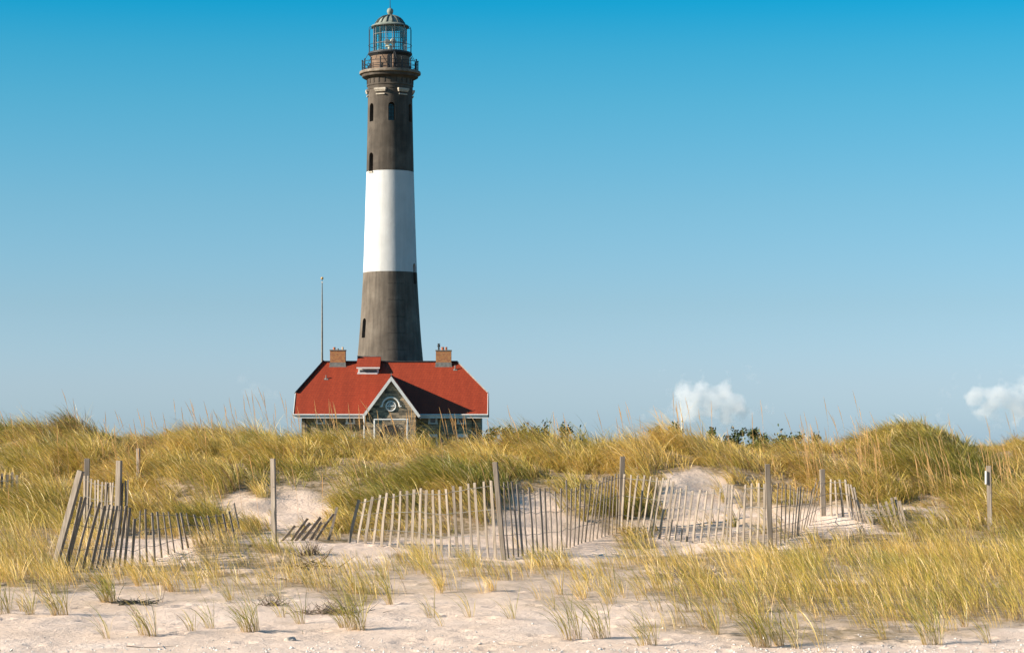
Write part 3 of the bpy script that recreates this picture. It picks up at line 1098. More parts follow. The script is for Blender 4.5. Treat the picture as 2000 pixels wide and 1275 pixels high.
# ------------------------------------------------------------------ fences
def slat(parent, xt, yt, xb, D, tang, broken=False):
    X = (xb - 1000) / F * D
    zb = g1(X, D)
    T = P(xt, yt, D + random.uniform(-.05, .05))
    B = Vector((X, D + random.uniform(-.02, .02), zb))
    d = (T - B)
    B2 = B - d.normalized() * .12
    tw = Vector(tang)
    tw = Matrix.Rotation(random.uniform(-.16, .16), 3, 'Z') @ tw
    mb = MB()
    # slightly bowed slat in three pieces, built as one strip
    w_ = random.uniform(.041, .052)
    th = random.uniform(.009, .013)
    ax = d.normalized()
    s = (tw - ax * tw.dot(ax)).normalized()
    nrm = ax.cross(s)
    bow = random.uniform(-.018, .018)
    bw2 = random.uniform(-.012, .012)
    vs, fs = [], []
    K = 5
    for i in range(K):
        t = i / (K - 1)
        c = B2.lerp(T, t) + nrm * (bow * math.sin(math.pi * t)) + s * (bw2 * math.sin(math.pi * t))
        ww = w_ * random.uniform(.93, 1.06)
        for (a, b_) in ((-1, -1), (1, -1), (1, 1), (-1, 1)):
            top = .008 * a * random.uniform(-1, 1) if i == K - 1 else 0
            vs.append(c + s * (a * ww / 2) + nrm * (b_ * th / 2) + ax * top)
    for i in range(K - 1):
        for j in range(4):
            fs.append((i * 4 + j, i * 4 + (j + 1) % 4, i * 4 + 4 + (j + 1) % 4, i * 4 + 4 + j))
    fs += [(3, 2, 1, 0), tuple(K * 4 - 4 + j for j in range(4))]
    mb.add(vs, fs)
    mb.build('slat', M['wood'], parent, loc=B)
    return B, T


def post(parent, xt, yt, xb, D, wd=.085, dD=0.0, name='post'):
    X = (xb - 1000) / F * D
    B = Vector((X, D, g1(X, D)))
    T = P(xt, yt, D + dD)
    ax = (T - B).normalized()
    mb = MB()
    mb.bar(B - ax * .3, T, wd, wd * .8, side=(1, random.uniform(-.5, .1), 0))
    o = mb.build(name, M['wood'], parent, loc=B)
    bv = o.modifiers.new('edge', 'BEVEL')
    bv.width = .006
    bv.segments = 1
    return o


def fence(label, slats, ctrlD, posts, wires=(.93, .63, .30), group='slatted sand fences', wire_skip=()):
    """slats (xt, yt, xb); ctrlD: (xb, D) polyline giving the distance of the fence along its run"""
    cx = [c[0] for c in ctrlD]
    cd = [c[1] for c in ctrlD]
    mid = slats[len(slats) // 2]
    D0 = float(np.interp(mid[2], cx, cd))
    X0 = (mid[2] - 1000) / F * D0
    root = thing('sand_fence', label, 'fence', (X0, D0, g1(X0, D0)), group)
    ends = []
    for i, (xt, yt, xb) in enumerate(slats):
        D = float(np.interp(xb, cx, cd))
        e = 4
        D2 = float(np.interp(xb + e, cx, cd))
        D1 = float(np.interp(xb - e, cx, cd))
        tg = Vector(((xb + e - 1000) / F * D2 - (xb - e - 1000) / F * D1, D2 - D1, 0)).normalized()
        ends.append((*slat(root, xt, yt, xb, D, tg), tg))
    for p in posts:
        post(root, *p)
    for f in wires:
        mb = MB()
        run = []
        for (B, T, tg) in ends:
            nrm = Vector((tg.y, -tg.x, 0))
            if nrm.y > 0:
                nrm = -nrm
            p = B.lerp(T, f) + nrm * .012
            if run and (p - run[-1]).length > .6:
                if len(run) > 1:
                    mb.tube(run, .004, 5)
                run = []
            run.append(p)
        if len(run) > 1:
            mb.tube(run, .004, 5)
        if mb.v:
            mb.build('wire', M['grey_metal'], root)
    return root


left = [(142, 962, 112), (159, 970, 122), (167, 971, 130), (180, 980, 146), (195, 980, 162), (205, 987, 178), (214, 985, 188), (222, 987, 199), (229, 987, 209),
        (238, 987, 219), (247, 987, 232), (254, 991, 243), (263, 1012, 257), (274, 997, 274), (284, 994, 287), (297, 1001, 302), (307, 999, 316), (319, 1001, 329),
        (329, 999, 341), (345, 1002, 356), (353, 1001, 368), (364, 1002, 381), (379, 1004, 393), (392, 1008, 405), (406, 1006, 418), (421, 1004, 432), (435, 1003, 446), (447, 998, 459), (457, 982, 473)]
fallen = [(576, 1026, 551), (601, 1012, 568), (606, 1021, 579), (626, 1010, 590), (628, 1019, 606), (652, 1003, 618), (658, 990, 641)]
fence('dark sagging picket run at left, held by a post leaning right', left, [(104, 35), (260, 36), (385, 38), (480, 39.6)], [(158, 919, 104, 34.9, .09)])
fence('row of nearly buried grey slats lying over right of the thin lone post', fallen, [(540, 38.9), (640, 39.2)], [], wires=(.8, .4))
back = [(165, 929, 163), (172, 929, 169), (179, 935, 176), (186, 938, 184), (192, 937, 190), (200, 941, 198), (207, 941, 205), (211, 942, 209), (216, 942, 214), (221, 942, 219),
        (229, 944, 226), (235, 947, 233), (240, 943, 236), (245, 939, 240), (250, 937, 244)]
fence('short pale upright picket run behind the dark sagging one at left', back, [(160, 40.2), (250, 39.2)], [(170, 895, 168, 40.3, .088), (233, 899, 229, 39.3, .088)])
mid = [(701, 976, 682), (714, 974, 698), (728, 970, 714), (743, 966, 730), (756, 962, 746), (769, 964, 760), (782, 959, 776), (795, 958, 790), (809, 955, 805), (822, 953, 818),
       (833, 957, 832), (845, 956, 848), (858, 956, 863), (871, 955, 878), (885, 949, 894), (899, 949, 908), (915, 944, 923), (927, 943, 938), (945, 940, 954), (959, 938, 968),
       (972, 938, 982), (984, 941, 994), (992, 940, 1003), (999, 940, 1012), (1010, 945, 1021), (1022, 956, 1031), (1033, 951, 1041), (1044, 958, 1051), (1054, 953, 1061),
       (1064, 953, 1069), (1073, 953, 1078), (1084, 959, 1088), (1096, 953, 1098), (1106, 937, 1106), (1116, 953, 1113), (1125, 951, 1121), (1134, 944, 1129),
       (1143, 945, 1135), (1155, 945, 1143), (1165, 945, 1152), (1171, 939, 1158), (1178, 932, 1166), (1184, 932, 1175), (1190, 929, 1182), (1196, 929, 1189), (1202, 925, 1196), (1208, 925, 1204),
       (1220, 925, 1214), (1233, 927, 1223), (1246, 928, 1233), (1259, 928, 1243), (1271, 930, 1254), (1284, 932, 1264), (1296, 932, 1275), (1307, 933, 1288), (1315, 940, 1300),
       (1322, 955, 1306), (1330, 953, 1317), (1341, 948, 1329), (1353, 958, 1341), (1368, 955, 1354), (1381, 958, 1368), (1394, 955, 1382), (1407, 954, 1396), (1420, 945, 1410),
       (1425, 947, 1418), (1431, 947, 1427), (1444, 988, 1440), (1456, 946, 1452), (1468, 944, 1464), (1482, 943, 1478), (1493, 945, 1489), (1508, 945, 1506),
       (1520, 945, 1517), (1528, 945, 1525), (1535, 946, 1532), (1544, 947, 1539), (1551, 951, 1546), (1559, 951, 1551), (1564, 949, 1556), (1570, 951, 1560), (1578, 953, 1564),
       (1587, 954, 1569), (1595, 934, 1575), (1601, 938, 1581), (1611, 938, 1588),
       (1623, 936, 1625), (1631, 938, 1635), (1640, 936, 1647), (1651, 936, 1661), (1657, 945, 1669), (1662, 946, 1676), (1668, 951, 1681), (1674, 977, 1690)]
tail = [(1682, 984, 1698), (1691, 984, 1709), (1707, 985, 1724), (1718, 982, 1736), (1730, 979, 1746), (1741, 972, 1755), (1748, 970, 1763), (1757, 978, 1772)]
fence('long zigzag picket fence across the middle of the sand, with four posts', mid,
      [(680, 39), (870, 38), (975, 37.4), (1100, 39.6), (1210, 42), (1300, 41), (1500, 39), (1560, 40.6), (1592, 42), (1612, 42.3), (1690, 41.5)],
      [(967, 902, 984, 37.3, .075), (1216, 891, 1212, 42.1, .085), (1499, 906, 1505, 38.8, .085), (1606, 916, 1608, 42.3, .088)])
fence('collapsed tail end of pickets buried in grass at right of the zigzag fence', tail, [(1690, 41.4), (1775, 41)], [], wires=(.85, .45))
far_l = [(4, 924, 4), (14, 926, 13), (24, 922, 25), (33, 928, 33), (-8, 926, -9), (-20, 924, -19)]
fence('few dark slats peeping from the dune grass at the left edge', far_l, [(-30, 43), (40, 43)], [], wires=(.8,))


def lone_post(label, xt, yt, xb, D, wd):
    X = (xb - 1000) / F * D
    B = Vector((X, D, g1(X, D)))
    T = P(xt, yt, D)
    ax = (T - B).normalized()
    mb = MB()
    mb.bar(B - ax * .3, T, wd, wd * .85, side=(1, -.35, 0))
    mb.tube([T - ax * .45 - Vector((wd * .6, .0, 0)), T - ax * .45 + Vector((0, -wd * .62, 0)), T - ax * .45 + Vector((wd * .6, 0, 0))], .0025, 5)
    o = mb.build('post', M['wood'], None, loc=B)
    tag(o, label, 'post', 'lone wooden posts')
    bv = o.modifiers.new('edge', 'BEVEL')
    bv.width = .005
    return o, T, ax


lone_post('thin bare grey post standing alone between the two fences', 533, 895, 536, 38.6, .07)
lone_post('small pale post half sunk in dune grass at upper left', 270, 875, 270, 45.0, .06)
po, T, ax = lone_post('pale post with a white tag at the right edge, deep in grass', 1931, 909, 1934, 40.6, .075)
mb = MB()
c = T - ax * .2 + Vector((-.05, -.01, 0))
mb.box(c.x - .012, c.x + .007, c.y - .04, c.y + .04, c.z - .11, c.z + .11)
tg_ = mb.build('tag', M['white_wood'], po)


# ------------------------------------------------------------------ lighthouse
DT = 280.0
ST = DT / F
TX = (762 - 1000) / F * DT


def tz(y):
    return HC + (YH - y) * ST


def cyl(a, r, z):
    """point at azimuth a (0 = towards camera, positive = right)"""
    return Vector((TX + r * math.sin(a), DT - r * math.cos(a), z))


tower = thing('lighthouse', 'tall black lighthouse with one broad white band and a glazed lantern', 'lighthouse', (TX, DT, .8))
prof = [(82, 905), (72, 780), (64.5, 705), (61.2, 670), (58.5, 635), (55.6, 590), (53.9, 560), (52.6, 533), (51.3, 500), (49.3, 440), (47.6, 385), (46.2, 337), (45.2, 290), (44.2, 245), (43.5, 205), (43.4, 178)]


def sub(y0, y1):
    ys = [p[1] for p in prof][::-1]
    rs = [p[0] for p in prof][::-1]
    rows = sorted(set([y0, y1] + [y for y in ys if min(y0, y1) < y < max(y0, y1)] + list(np.linspace(y0, y1, 6))), reverse=True)
    return [(float(np.interp(y, ys, rs)) * ST, tz(y)) for y in rows]


def rad_at(y):
    return float(np.interp(y, [p[1] for p in prof][::-1], [p[0] for p in prof][::-1])) * ST


def arch_poly(a, wd, z0, z1, r):
    """arched outline, facing azimuth a, at radius r"""
    c = cyl(a, r, 0)
    s = Vector((math.cos(a), math.sin(a), 0))
    hw = wd / 2
    pts = [(-hw, z0), (hw, z0)]
    for i in range(9):
        t = math.pi * i / 8
        pts.append((hw * math.cos(t), z1 - hw + hw * math.sin(t)))
    return [c + s * u + Vector((0, 0, z)) for (u, z) in pts], Vector((math.sin(a), -math.cos(a), 0))


WIN = []      # azimuth deg, width px, top row, bottom row
for k in range(6):
    WIN.append((6.6 + 60 * k, 13.0, 205.5, 241))
WIN += [(-51.5, 13, 301.5, 338), (-57, 13, 623, 661), (68, 13, 516, 556), (128, 13, 410, 446)]


def shaft(name, y0, y1, material):
    mb = MB()
    mb.lathe(sub(y0, y1), 112, TX, DT)
    o = mb.build(name, [material, M['recess']], tower, loc=(TX, DT, tz(y0)))
    ct = MB()
    hit = False
    for (a, wd, t, b_) in WIN:
        if b_ < min(y0, y1) - 1 or t > max(y0, y1) + 1:
            continue
        hit = True
        rr = rad_at((t + b_) / 2)
        poly, nrm = arch_poly(R(a), wd * ST, tz(b_), tz(t), rr - 1.0)
        ct.prism(poly, nrm * 2.2)
    if hit:
        co = ct.build('cutter', material)
        bo = o.modifiers.new('cut', 'BOOLEAN')
        bo.object = co
        bo.operation = 'DIFFERENCE'
        bo.solver = 'EXACT'
        dg = bpy.context.evaluated_depsgraph_get()
        me = bpy.data.meshes.new_from_object(o.evaluated_get(dg))
        o.modifiers.clear()
        o.data = me
        bpy.data.objects.remove(co)
        me.name = name
    o.data.polygons.foreach_set('use_smooth', [True] * len(o.data.polygons))
    o.data.set_sharp_from_angle(angle=R(30))
    return o


shaft('lower_shaft', 905, 533, M['black_foot'])
shaft('white_band', 533, 337, M['white_paint'])
shaft('upper_shaft', 337, 178, M['black_paint'])
for (a, wd, t, b_) in WIN:
    rr = rad_at((t + b_) / 2)
    poly, nrm = arch_poly(R(a), wd * ST * .98, tz(b_) + .02, tz(t) - .02, rr - .98)
    mb = MB().prism(poly, nrm * .1)
    wo = mb.build('window', M['glass'], tower)
    fr = MB()
    c = cyl(R(a), rr - .84, 0)
    s = Vector((math.cos(R(a)), math.sin(R(a)), 0))
    z0, z1 = tz(b_) + .05, tz(t) - .3
    for u in (-wd * ST * .42, 0, wd * ST * .42):
        fr.bar(c + s * u + Vector((0, 0, z0)), c + s * u + Vector((0, 0, z1)), .06, .06, side=s)
    for z in np.linspace(z0, z1, 5):
        fr.bar(c - s * wd * ST * .42 + Vector((0, 0, z)), c + s * wd * ST * .42 + Vector((0, 0, z)), .05, .05, side=(0, 0, 1))
    fr.build('window_frame', M['iron'], wo)
    if (a, t) == (-51.5, 301.5):
        sl_ = MB()
        c2 = cyl(R(a), rad_at(340) + .02, 0)
        sl_.bar(c2 - s * .42 + Vector((0, 0, tz(339.5))), c2 + s * .42 + Vector((0, 0, tz(339.5))), .16, .16, side=(0, 0, 1))
        sl_.build('window_sill', M['pale_stone'], wo)
# head: frieze, cornice and gallery deck
cornice = MB().lathe([(43.4 * ST, tz(178)), (44.2 * ST, tz(177)), (44.2 * ST, tz(171)), (45.6 * ST, tz(170)), (45.6 * ST, tz(168)), (44.8 * ST, tz(167)), (44.8 * ST, tz(157)), (46 * ST, tz(156)),
            (51 * ST, tz(154.5)), (54.5 * ST, tz(152.5)), (55.4 * ST, tz(149.5)), (55.4 * ST, tz(148))], 112, TX, DT).build('cornice', M['black_paint'], tower, smooth=30, loc=(TX, DT, tz(178)))
MB().lathe([(56 * ST, tz(148)), (59.6 * ST, tz(146.6)), (60 * ST, tz(144)), (59.4 * ST, tz(141.5)), (30 * ST, tz(141))], 112, TX, DT).build('gallery_deck', M['deck'], tower, smooth=30, loc=(TX, DT, tz(148)))
for k in range(24):
    mb = MB()
    a = 2 * math.pi * k / 24 + .06
    c = cyl(a, 44.9 * ST, 0)
    s = Vector((math.cos(a), math.sin(a), 0))
    mb.bar(c + Vector((0, 0, tz(166))), c + Vector((0, 0, tz(157.5))), .11, .1, side=s)
    mb.build('frieze_slot', M['recess'], cornice)
for k in range(6):
    a = R(-22.5 + 60 * k)
    s = Vector((math.cos(a), math.sin(a), 0))
    nrm = Vector((math.sin(a), -math.cos(a), 0))
    mb = MB()

    def slab(y0, y1, w0, w1, d0, d1):
        c = cyl(a, 42.2 * ST, 0)
        vs = []
        for (yy, ww, dd) in ((y0, w0, d0), (y1, w1, d1)):
            for (u, v_) in ((-1, 0), (1, 0), (1, 1), (-1, 1)):
                vs.append(c + s * (u * ww / 2 * ST) + nrm * (v_ * dd * ST) + Vector((0, 0, tz(yy))))
        mb.add(vs, [(3, 2, 1, 0), (4, 5, 6, 7), (0, 1, 5, 4), (1, 2, 6, 5), (2, 3, 7, 6), (3, 0, 4, 7)])
    slab(184.5, 181, 21, 24, 3.4, 5.0)
    slab(181, 177.6, 24.6, 24.6, 5.4, 5.4)
    slab(190.6, 188.2, 18.5, 18.5, 3.2, 3.2)
    mb.build('corbel', M['pale_stone'], tower)
# gallery railing
mb = MB()
NR = 16
for k in range(NR):
    a = 2 * math.pi * k / NR + .09
    mb.tube([cyl(a, 54.2 * ST, tz(142)), cyl(a, 54.2 * ST, tz(121))], .07, 6)
    mb.sphere(cyl(a, 54.2 * ST, tz(120)), .1, 8, 6)
for y in (124, 131, 138):
    mb.tube([cyl(2 * math.pi * i / 72, 54.2 * ST, tz(y)) for i in range(72)], .035, 5, closed=True)
for k in range(10):
    a = 2 * math.pi * k / 10 + .3
    mb.box(*[v for c_ in [cyl(a, 50 * ST, 0)] for v in (c_.x - .09, c_.x + .09, c_.y - .09, c_.y + .09)], tz(142), tz(134))
mb.build('gallery_railing', M['iron'], tower)
# watch room with its door
wr = MB().lathe([(38.5 * ST, tz(142)), (38.2 * ST, tz(109)), (30 * ST, tz(108.5))], 96, TX, DT).build('watch_room', M['watch'], tower, smooth=30, loc=(TX, DT, tz(142)))
poly, nrm = arch_poly(R(3), 11.5 * ST, tz(141), tz(111), 38.2 * ST - .25)
MB().prism(poly, nrm * .3).build('door', M['iron'], wr)
mb = MB()
c = cyl(R(12), 39.0 * ST, 0)
mb.tube([c + Vector((0, 0, tz(141))), c + Vector((0, 0, tz(112)))], .13, 8)
mb.build('drain_pipe', M['watch'], wr)
# lantern gallery and its cage of bent rods
MB().lathe([(38.3 * ST, tz(112.5)), (41 * ST, tz(109.5)), (43 * ST, tz(107.5)), (43 * ST, tz(105)), (42.4 * ST, tz(104.2)), (30 * ST, tz(104))], 96, TX, DT).build('lantern_gallery', M['iron'], tower, smooth=30)
mb = MB()
for k in range(12):
    a = 2 * math.pi * (k + .5) / 12
    mb.tube([cyl(a, 42 * ST, tz(105)), cyl(a, 42 * ST, tz(58)), cyl(a, 41.4 * ST, tz(56)), cyl(a, 40.2 * ST, tz(55)), cyl(a, 35 * ST, tz(55))], .035, 5)
for y in (90, 87):
    mb.tube([cyl(2 * math.pi * i / 72, 42 * ST, tz(y)) for i in range(72)], .03, 5, closed=True) if y == 90 else None
for k in range(8):
    a = 2 * math.pi * k / 8 + .25
    mb.tube([cyl(a, 42.3 * ST, tz(106)), cyl(a + .03, 53.5 * ST, tz(124))], .03, 5)
mb.tube([cyl(.22, 42 * ST, tz(106)), cyl(.25, 47 * ST, tz(141))], .06, 6)
mb.tube([cyl(.29, 42 * ST, tz(106)), cyl(.32, 47 * ST, tz(141))], .06, 6)
mb.build('lantern_cage', M['iron'], tower)
NP_ = 16
MB().lathe([(32.3 * ST, tz(104)), (32.3 * ST, tz(51))], NP_, TX, DT, cap=False, a0=math.pi / NP_).build('lantern_glass', M['lantern_glass'], tower)
mb = MB()
for k in range(NP_):
    a = 2 * math.pi * k / NP_ + math.pi / NP_ + math.pi / 2
    mb.tube([cyl(a, 32.6 * ST, tz(104)), cyl(a, 32.6 * ST, tz(51))], .035, 6)
for y in (87, 69):
    mb.tube([cyl(2 * math.pi * i / NP_ + math.pi / NP_ + math.pi / 2, 32.6 * ST, tz(y)) for i in range(NP_)], .03, 6, closed=True)
mb.lathe([(33.2 * ST, tz(104.2)), (33.2 * ST, tz(102)), (31 * ST, tz(102)), (31 * ST, tz(104.2))], NP_ * 2, TX, DT, closed=True)
mb.build('lantern_frame', M['grey_metal'], tower)
for sx_, a in ((-1, -.35), (1, .35)):
    c = Vector((TX + sx_ * 5.6 * ST, DT - 2.0 * ST, tz(82 if sx_ > 0 else 83)))
    bl = MB()
    bl.sphere(c, 6.2 * ST, 20, 12)
    bl.tube([c + Vector((0, 0, -5.8 * ST)), c + Vector((0, 0, -9 * ST))], .12, 8)
    bo = bl.build('beacon_lamp', M['cream'], tower, smooth=40)
    MB().tube([c + Vector((sx_ * .05, -5.6 * ST, 0)), c + Vector((sx_ * .05, -6.4 * ST, 0))], .27, 16).build('lens', M['grey_metal'], bo)
mb = MB()
mb.lathe([(10 * ST, tz(104)), (9.6 * ST, tz(98)), (4.5 * ST, tz(97.6)), (4.2 * ST, tz(92.5)), (10.5 * ST, tz(92)), (10.5 * ST, tz(90.6))], 24, TX, DT)
mb.sphere((TX - 1 * ST, DT - 6 * ST, tz(95)), 3.4 * ST, 16, 10)
mb.build('beacon_stand', M['cream'], tower, smooth=30)
# lantern roof
dome = [(36.4, 54.5), (36.8, 53), (36.2, 51.4), (29, 48), (27, 46), (24.5, 41.8), (20.5, 37.8), (15, 34.2), (9, 32), (4.5, 31)]
lr = MB().lathe([(31 * ST, tz(53)), (35.5 * ST, tz(54.5))] + [(r_ * ST, tz(y)) for r_, y in dome[1:]], 64, TX, DT).build('lantern_roof', M['copper'], tower, smooth=40)
for k in range(16):
    a = 2 * math.pi * (k + .5) / 16
    MB().tube([cyl(a, r_ * ST + .03, tz(y) + .03) for r_, y in dome[3:]], [.075] * 5 + [.06, .05], 6).build('roof_rib', M['copper_dark'], lr)
MB().lathe([(35.6 * ST, tz(55.5)), (37 * ST, tz(54.6)), (37.3 * ST, tz(53.2)), (36.3 * ST, tz(52.2)), (33 * ST, tz(55))], 64, TX, DT, closed=True).build('gutter', M['copper_dark'], lr)
MB().lathe([(6 * ST, tz(31.8)), (4.6 * ST, tz(30.2)), (4.1 * ST, tz(29.2)), (5 * ST, tz(28.6)), (5, tz(28.4)) if False else (4.4 * ST, tz(28)), (5.6 * ST, tz(26)), (6.3 * ST, tz(23.4)), (6.1 * ST, tz(20.6)),
            (5.0 * ST, tz(18.4)), (3.0 * ST, tz(17)), (.8 * ST, tz(16.4))], 24, TX, DT).build('ventilator_ball', M['copper'], lr, smooth=40)
MB().tube([(TX, DT, tz(16.6)), (TX, DT, tz(12)), (TX, DT, tz(-6))], [.06, .035, .02], 6).build('lightning_rod', M['iron'], lr)

# ------------------------------------------------------------------ keeper's house
DE, DR = 263.5, 270.0                    # distances of front eave and ridge


def hx(px, D):
    return (px - 1000) / F * D


def hz(y, D):
    return HC + (YH - y) / F * D


ZE, ZR = hz(808, DE), hz(706.5, DR)
MS = (ZR - ZE) / (DR - DE)
DH = 266.05
ZHIP = ZE + MS * (DH - DE)
DB = 2 * DR - DE                          # back eave
house = thing('keepers_house', 'stone keeper\'s house with a red roof at the foot of the lighthouse', 'house', (hx(764, DR), DR, .8))
XL, XR_ = hx(576, DE), hx(952.5, DE)
XLh, XRh = hx(577, DH), hx(951.5, DH)
XL = XLh = min(XL, XLh)
XR_ = XRh = max(XR_, XRh)
RL, RR = hx(631, DR), hx(893, DR)


def shell(mb, faces, dz):
    """roof planes with thickness dz downwards"""
    for fc in faces:
        mb.prism(fc, (0, 0, -dz))


mb = MB()
front = [(XL, DE, ZE), (XR_, DE, ZE), (XR_, DH, ZHIP), (RR, DR, ZR), (RL, DR, ZR), (XL, DH, ZHIP)]
backp = [(x, 2 * DR - y, z) for (x, y, z) in front]
hl = [(XL, DH, ZHIP), (RL, DR, ZR), (XL, 2 * DR - DH, ZHIP)]
hr = [(XR_, DH, ZHIP), (RR, DR, ZR), (XR_, 2 * DR - DH, ZHIP)]
bmr = bmesh.new()
allv = {}


def bv_(p):
    k = tuple(round(c_, 4) for c_ in p)
    if k not in allv:
        allv[k] = bmr.verts.new(p)
    return allv[k]


for fc in (front, backp, hl, hr):
    bmr.faces.new([bv_(p) for p in fc])
bmesh.ops.recalc_face_normals(bmr, faces=bmr.faces)
top = list(bmr.faces)
ret = bmesh.ops.extrude_face_region(bmr, geom=top, use_keep_orig=True)
for v_ in [g_ for g_ in ret['geom'] if isinstance(g_, bmesh.types.BMVert)]:
    v_.co.z -= .22
bmesh.ops.recalc_face_normals(bmr, faces=bmr.faces)
me = bpy.data.meshes.new('roof')
bmr.to_mesh(me)
bmr.free()
me.materials.append(M['roof'])
roof = bpy.data.objects.new('roof', me)
COL.objects.link(roof)
attach(roof, house)
mb = MB()
up = Vector((0, 0, .05))
for a_, b_, wd in ((Vector((RL, DR, ZR)), Vector((RR, DR, ZR)), .3), (Vector((RL, DR, ZR)), Vector((XL, DH, ZHIP)), .42), (Vector((RL, DR, ZR)), Vector((XL, 2 * DR - DH, ZHIP)), .42)):
    mb.bar(a_ + up, b_ + up, wd, .13, side=(0, 1, 0))
mb.build('ridge_cap', M['cap'], roof)
mb = MB()
for b_ in (Vector((XR_, DH, ZHIP)), Vector((XR_, 2 * DR - DH, ZHIP))):
    mb.bar(Vector((RR, DR, ZR)) + up, b_ + up, .2, .12, side=(0, 1, 0))
mb.build('hip_cap', M['grey_metal'], roof)
# walls
WL, WR, WF, WB = hx(589, 264.3), hx(939.5, 264.3), 264.3, DB - .8
mb = MB()
wl_poly = lambda x: [(x, WF, .3), (x, WB, .3), (x, WB, ZE + .35), (x, 2 * DR - DH, ZHIP - .35), (x, DH, ZHIP - .35), (x, WF, ZE + .35)]
mb.prism(wl_poly(WL), (.4, 0, 0))
mb.prism(wl_poly(WR - .4), (.4, 0, 0))
mb.box(WL + .4, WR - .4, WF, WF + .4, .3, ZE + .3)
mb.box(WL + .4, WR - .4, WB - .4, WB, .3, ZE + .3)
mb.build('stone_wall', M['stone'], house)
# eave boards (white) left and right of the cross gable, soffit behind
GD = 262.0                                 # gable wall
GT = GD - .44                              # front tip of its roof
GXc = hx(764.5, GD)
GZ = hz(734, GT)
GW = (hx(821, GT) - hx(709, GT)) / 2
GZE = hz(810, GT)
for x0, x1 in ((XL - .02, GXc - GW + .25), (GXc + GW - .25, XR_ + .02)):
    mb = MB()
    mb.box(x0, x1, DE - .06, DE + .12, ZE - .47, ZE - .03)
    mb.box(x0 + .05, x1 - .05, DE + .12, WF + .05, ZE - .45, ZE - .36)
    mb.build('eave_board', M['white_wood'], house)
for x0, x1 in ((XL - .05, GXc - GW + .2), (GXc + GW - .2, XR_ + .05)):
    MB().tube([(x0, DE - .13, ZE - .1), (x1, DE - .13, ZE - .1)], .085, 8).build('gutter', M['white_wood'], house)
for x, y0 in ((WR - .95, WF - .1), (WL + .45, WF - .1)):
    mb = MB()
    mb.tube([(x, DE + .05, ZE - .45), (x, y0, ZE - .9), (x, y0, .5)], .06, 8)
    mb.build('drain_pipe', M['iron'], house)
for x in (XL, XR_):
    mb = MB()
    for s_ in (1, -1):
        ya, yb = (DE, DH) if s_ > 0 else (DB, 2 * DR - DH)
        mb.bar((x, ya, ZE - .12), (x, yb, ZHIP - .12), .07, .3, side=(1, 0, 0))
    mb.bar((x, DH, ZHIP - .1), (x, 2 * DR - DH, ZHIP - .1), .08, .24, side=(1, 0, 0))
    mb.build('verge_board', M['white_wood'], house)
# cross gable
mb = MB()
WW = GW - .45
sl_g = (GZ - GZE) / GW
zs = GZE + sl_g * (GW - WW) - .25
poly = [(GXc - WW, GD, .3), (GXc + WW, GD, .3), (GXc + WW, GD, zs), (GXc, GD, zs + sl_g * WW), (GXc - WW, GD, zs)]
mb.prism(poly, (0, .4, 0))
mb.box(GXc - WW, GXc - WW + .4, GD + .4, WF + .2, .3, zs)
mb.box(GXc + WW - .4, GXc + WW, GD + .4, WF + .2, .3, zs)
gw = mb.build('gable_wall', M['stone'], house)
mb = MB()
yb = DE + (GZ - ZE) / MS
for s_ in (-1, 1):
    mb.prism([(GXc, GT + .02, GZ), (GXc + s_ * GW, GT + .02, GZE), (GXc + s_ * GW, DE + .6, GZE), (GXc, yb, GZ)], (0, 0, -.2))
mb.build('gable_roof', M['roof'], house)
MB().bar((GXc, GT, GZ + .02), (GXc, yb, GZ + .02), .2, .12, side=(1, 0, 0)).build('ridge_cap', M['cap'], house)
mb = MB()
for s_ in (-1, 1):
    dirv = Vector((s_ * GW, 0, GZE - GZ)).normalized()
    a_ = Vector((GXc, GT - .05, GZ - .02))
    b_ = Vector((GXc + s_ * GW, GT - .05, GZE - .02)) + dirv * .12
    dn = Vector((-s_ * abs(dirv.z), 0, -abs(dirv.x)))
    mb.prism([a_, b_, b_ + dn * .3, Vector((GXc, GT - .05, GZ - .02 - .3 / abs(dirv.x)))], (0, .09, 0))
    # soffit under the overhang
    mb.prism([a_ + Vector((0, .09, -.28)), b_ + Vector((0, .09, -.28)), b_ + Vector((0, .43, -.28)), a_ + Vector((0, .43, -.28))], (0, 0, -.05))
mb.build('rake_board', M['white_wood'], house)
MB().bar((GXc, GT - .05, GZ - .05), (GXc, GT - .05, GZ + .3), .07, .07).build('finial', M['grey_metal'], house)
# round window and its hood
cw = Vector((hx(763.5, GD), GD, hz(793, GD)))
K_ = GD / F
ring = lambda r_, a0, a1, n, y: [cw + Vector((r_ * math.cos(a0 + (a1 - a0) * i / n), y, r_ * math.sin(a0 + (a1 - a0) * i / n))) for i in range(n + 1)]
rw = MB().prism(ring(8.6 * K_, 0, 2 * math.pi, 31, -.03)[:-1], (0, .05, 0)).build('round_window', M['glass'], house)
mb = MB()
mb.tube(ring(9.4 * K_, 0, 2 * math.pi, 40, -.03)[:-1], .075, 8, closed=True)
mb.build('window_frame', M['white_wood'], rw)
mb = MB()
mb.bar(cw + Vector((-9 * K_, -.06, 0)), cw + Vector((9 * K_, -.06, 0)), .09, .06, side=(0, 0, 1))
for t in (30, 60, 90, 120, 150):
    mb.bar(cw + Vector((0, -.05, 0)), cw + Vector((9 * K_ * math.cos(R(t)), -.05, 9 * K_ * math.sin(R(t)))), .045, .04, side=(0, 1, 0))
for r_ in (.3,):
    mb.tube(ring(r_, 0, math.pi, 12, -.05), .025, 6)
mb.build('muntins', M['white_wood'], rw)
mb = MB()
for dx in (-4.6, 0, 4.6):
    mb.box(cw.x + (dx - 1.9) * K_, cw.x + (dx + 1.9) * K_, cw.y - .05, cw.y - .035, cw.z - 6 * K_, cw.z - 2 * K_)
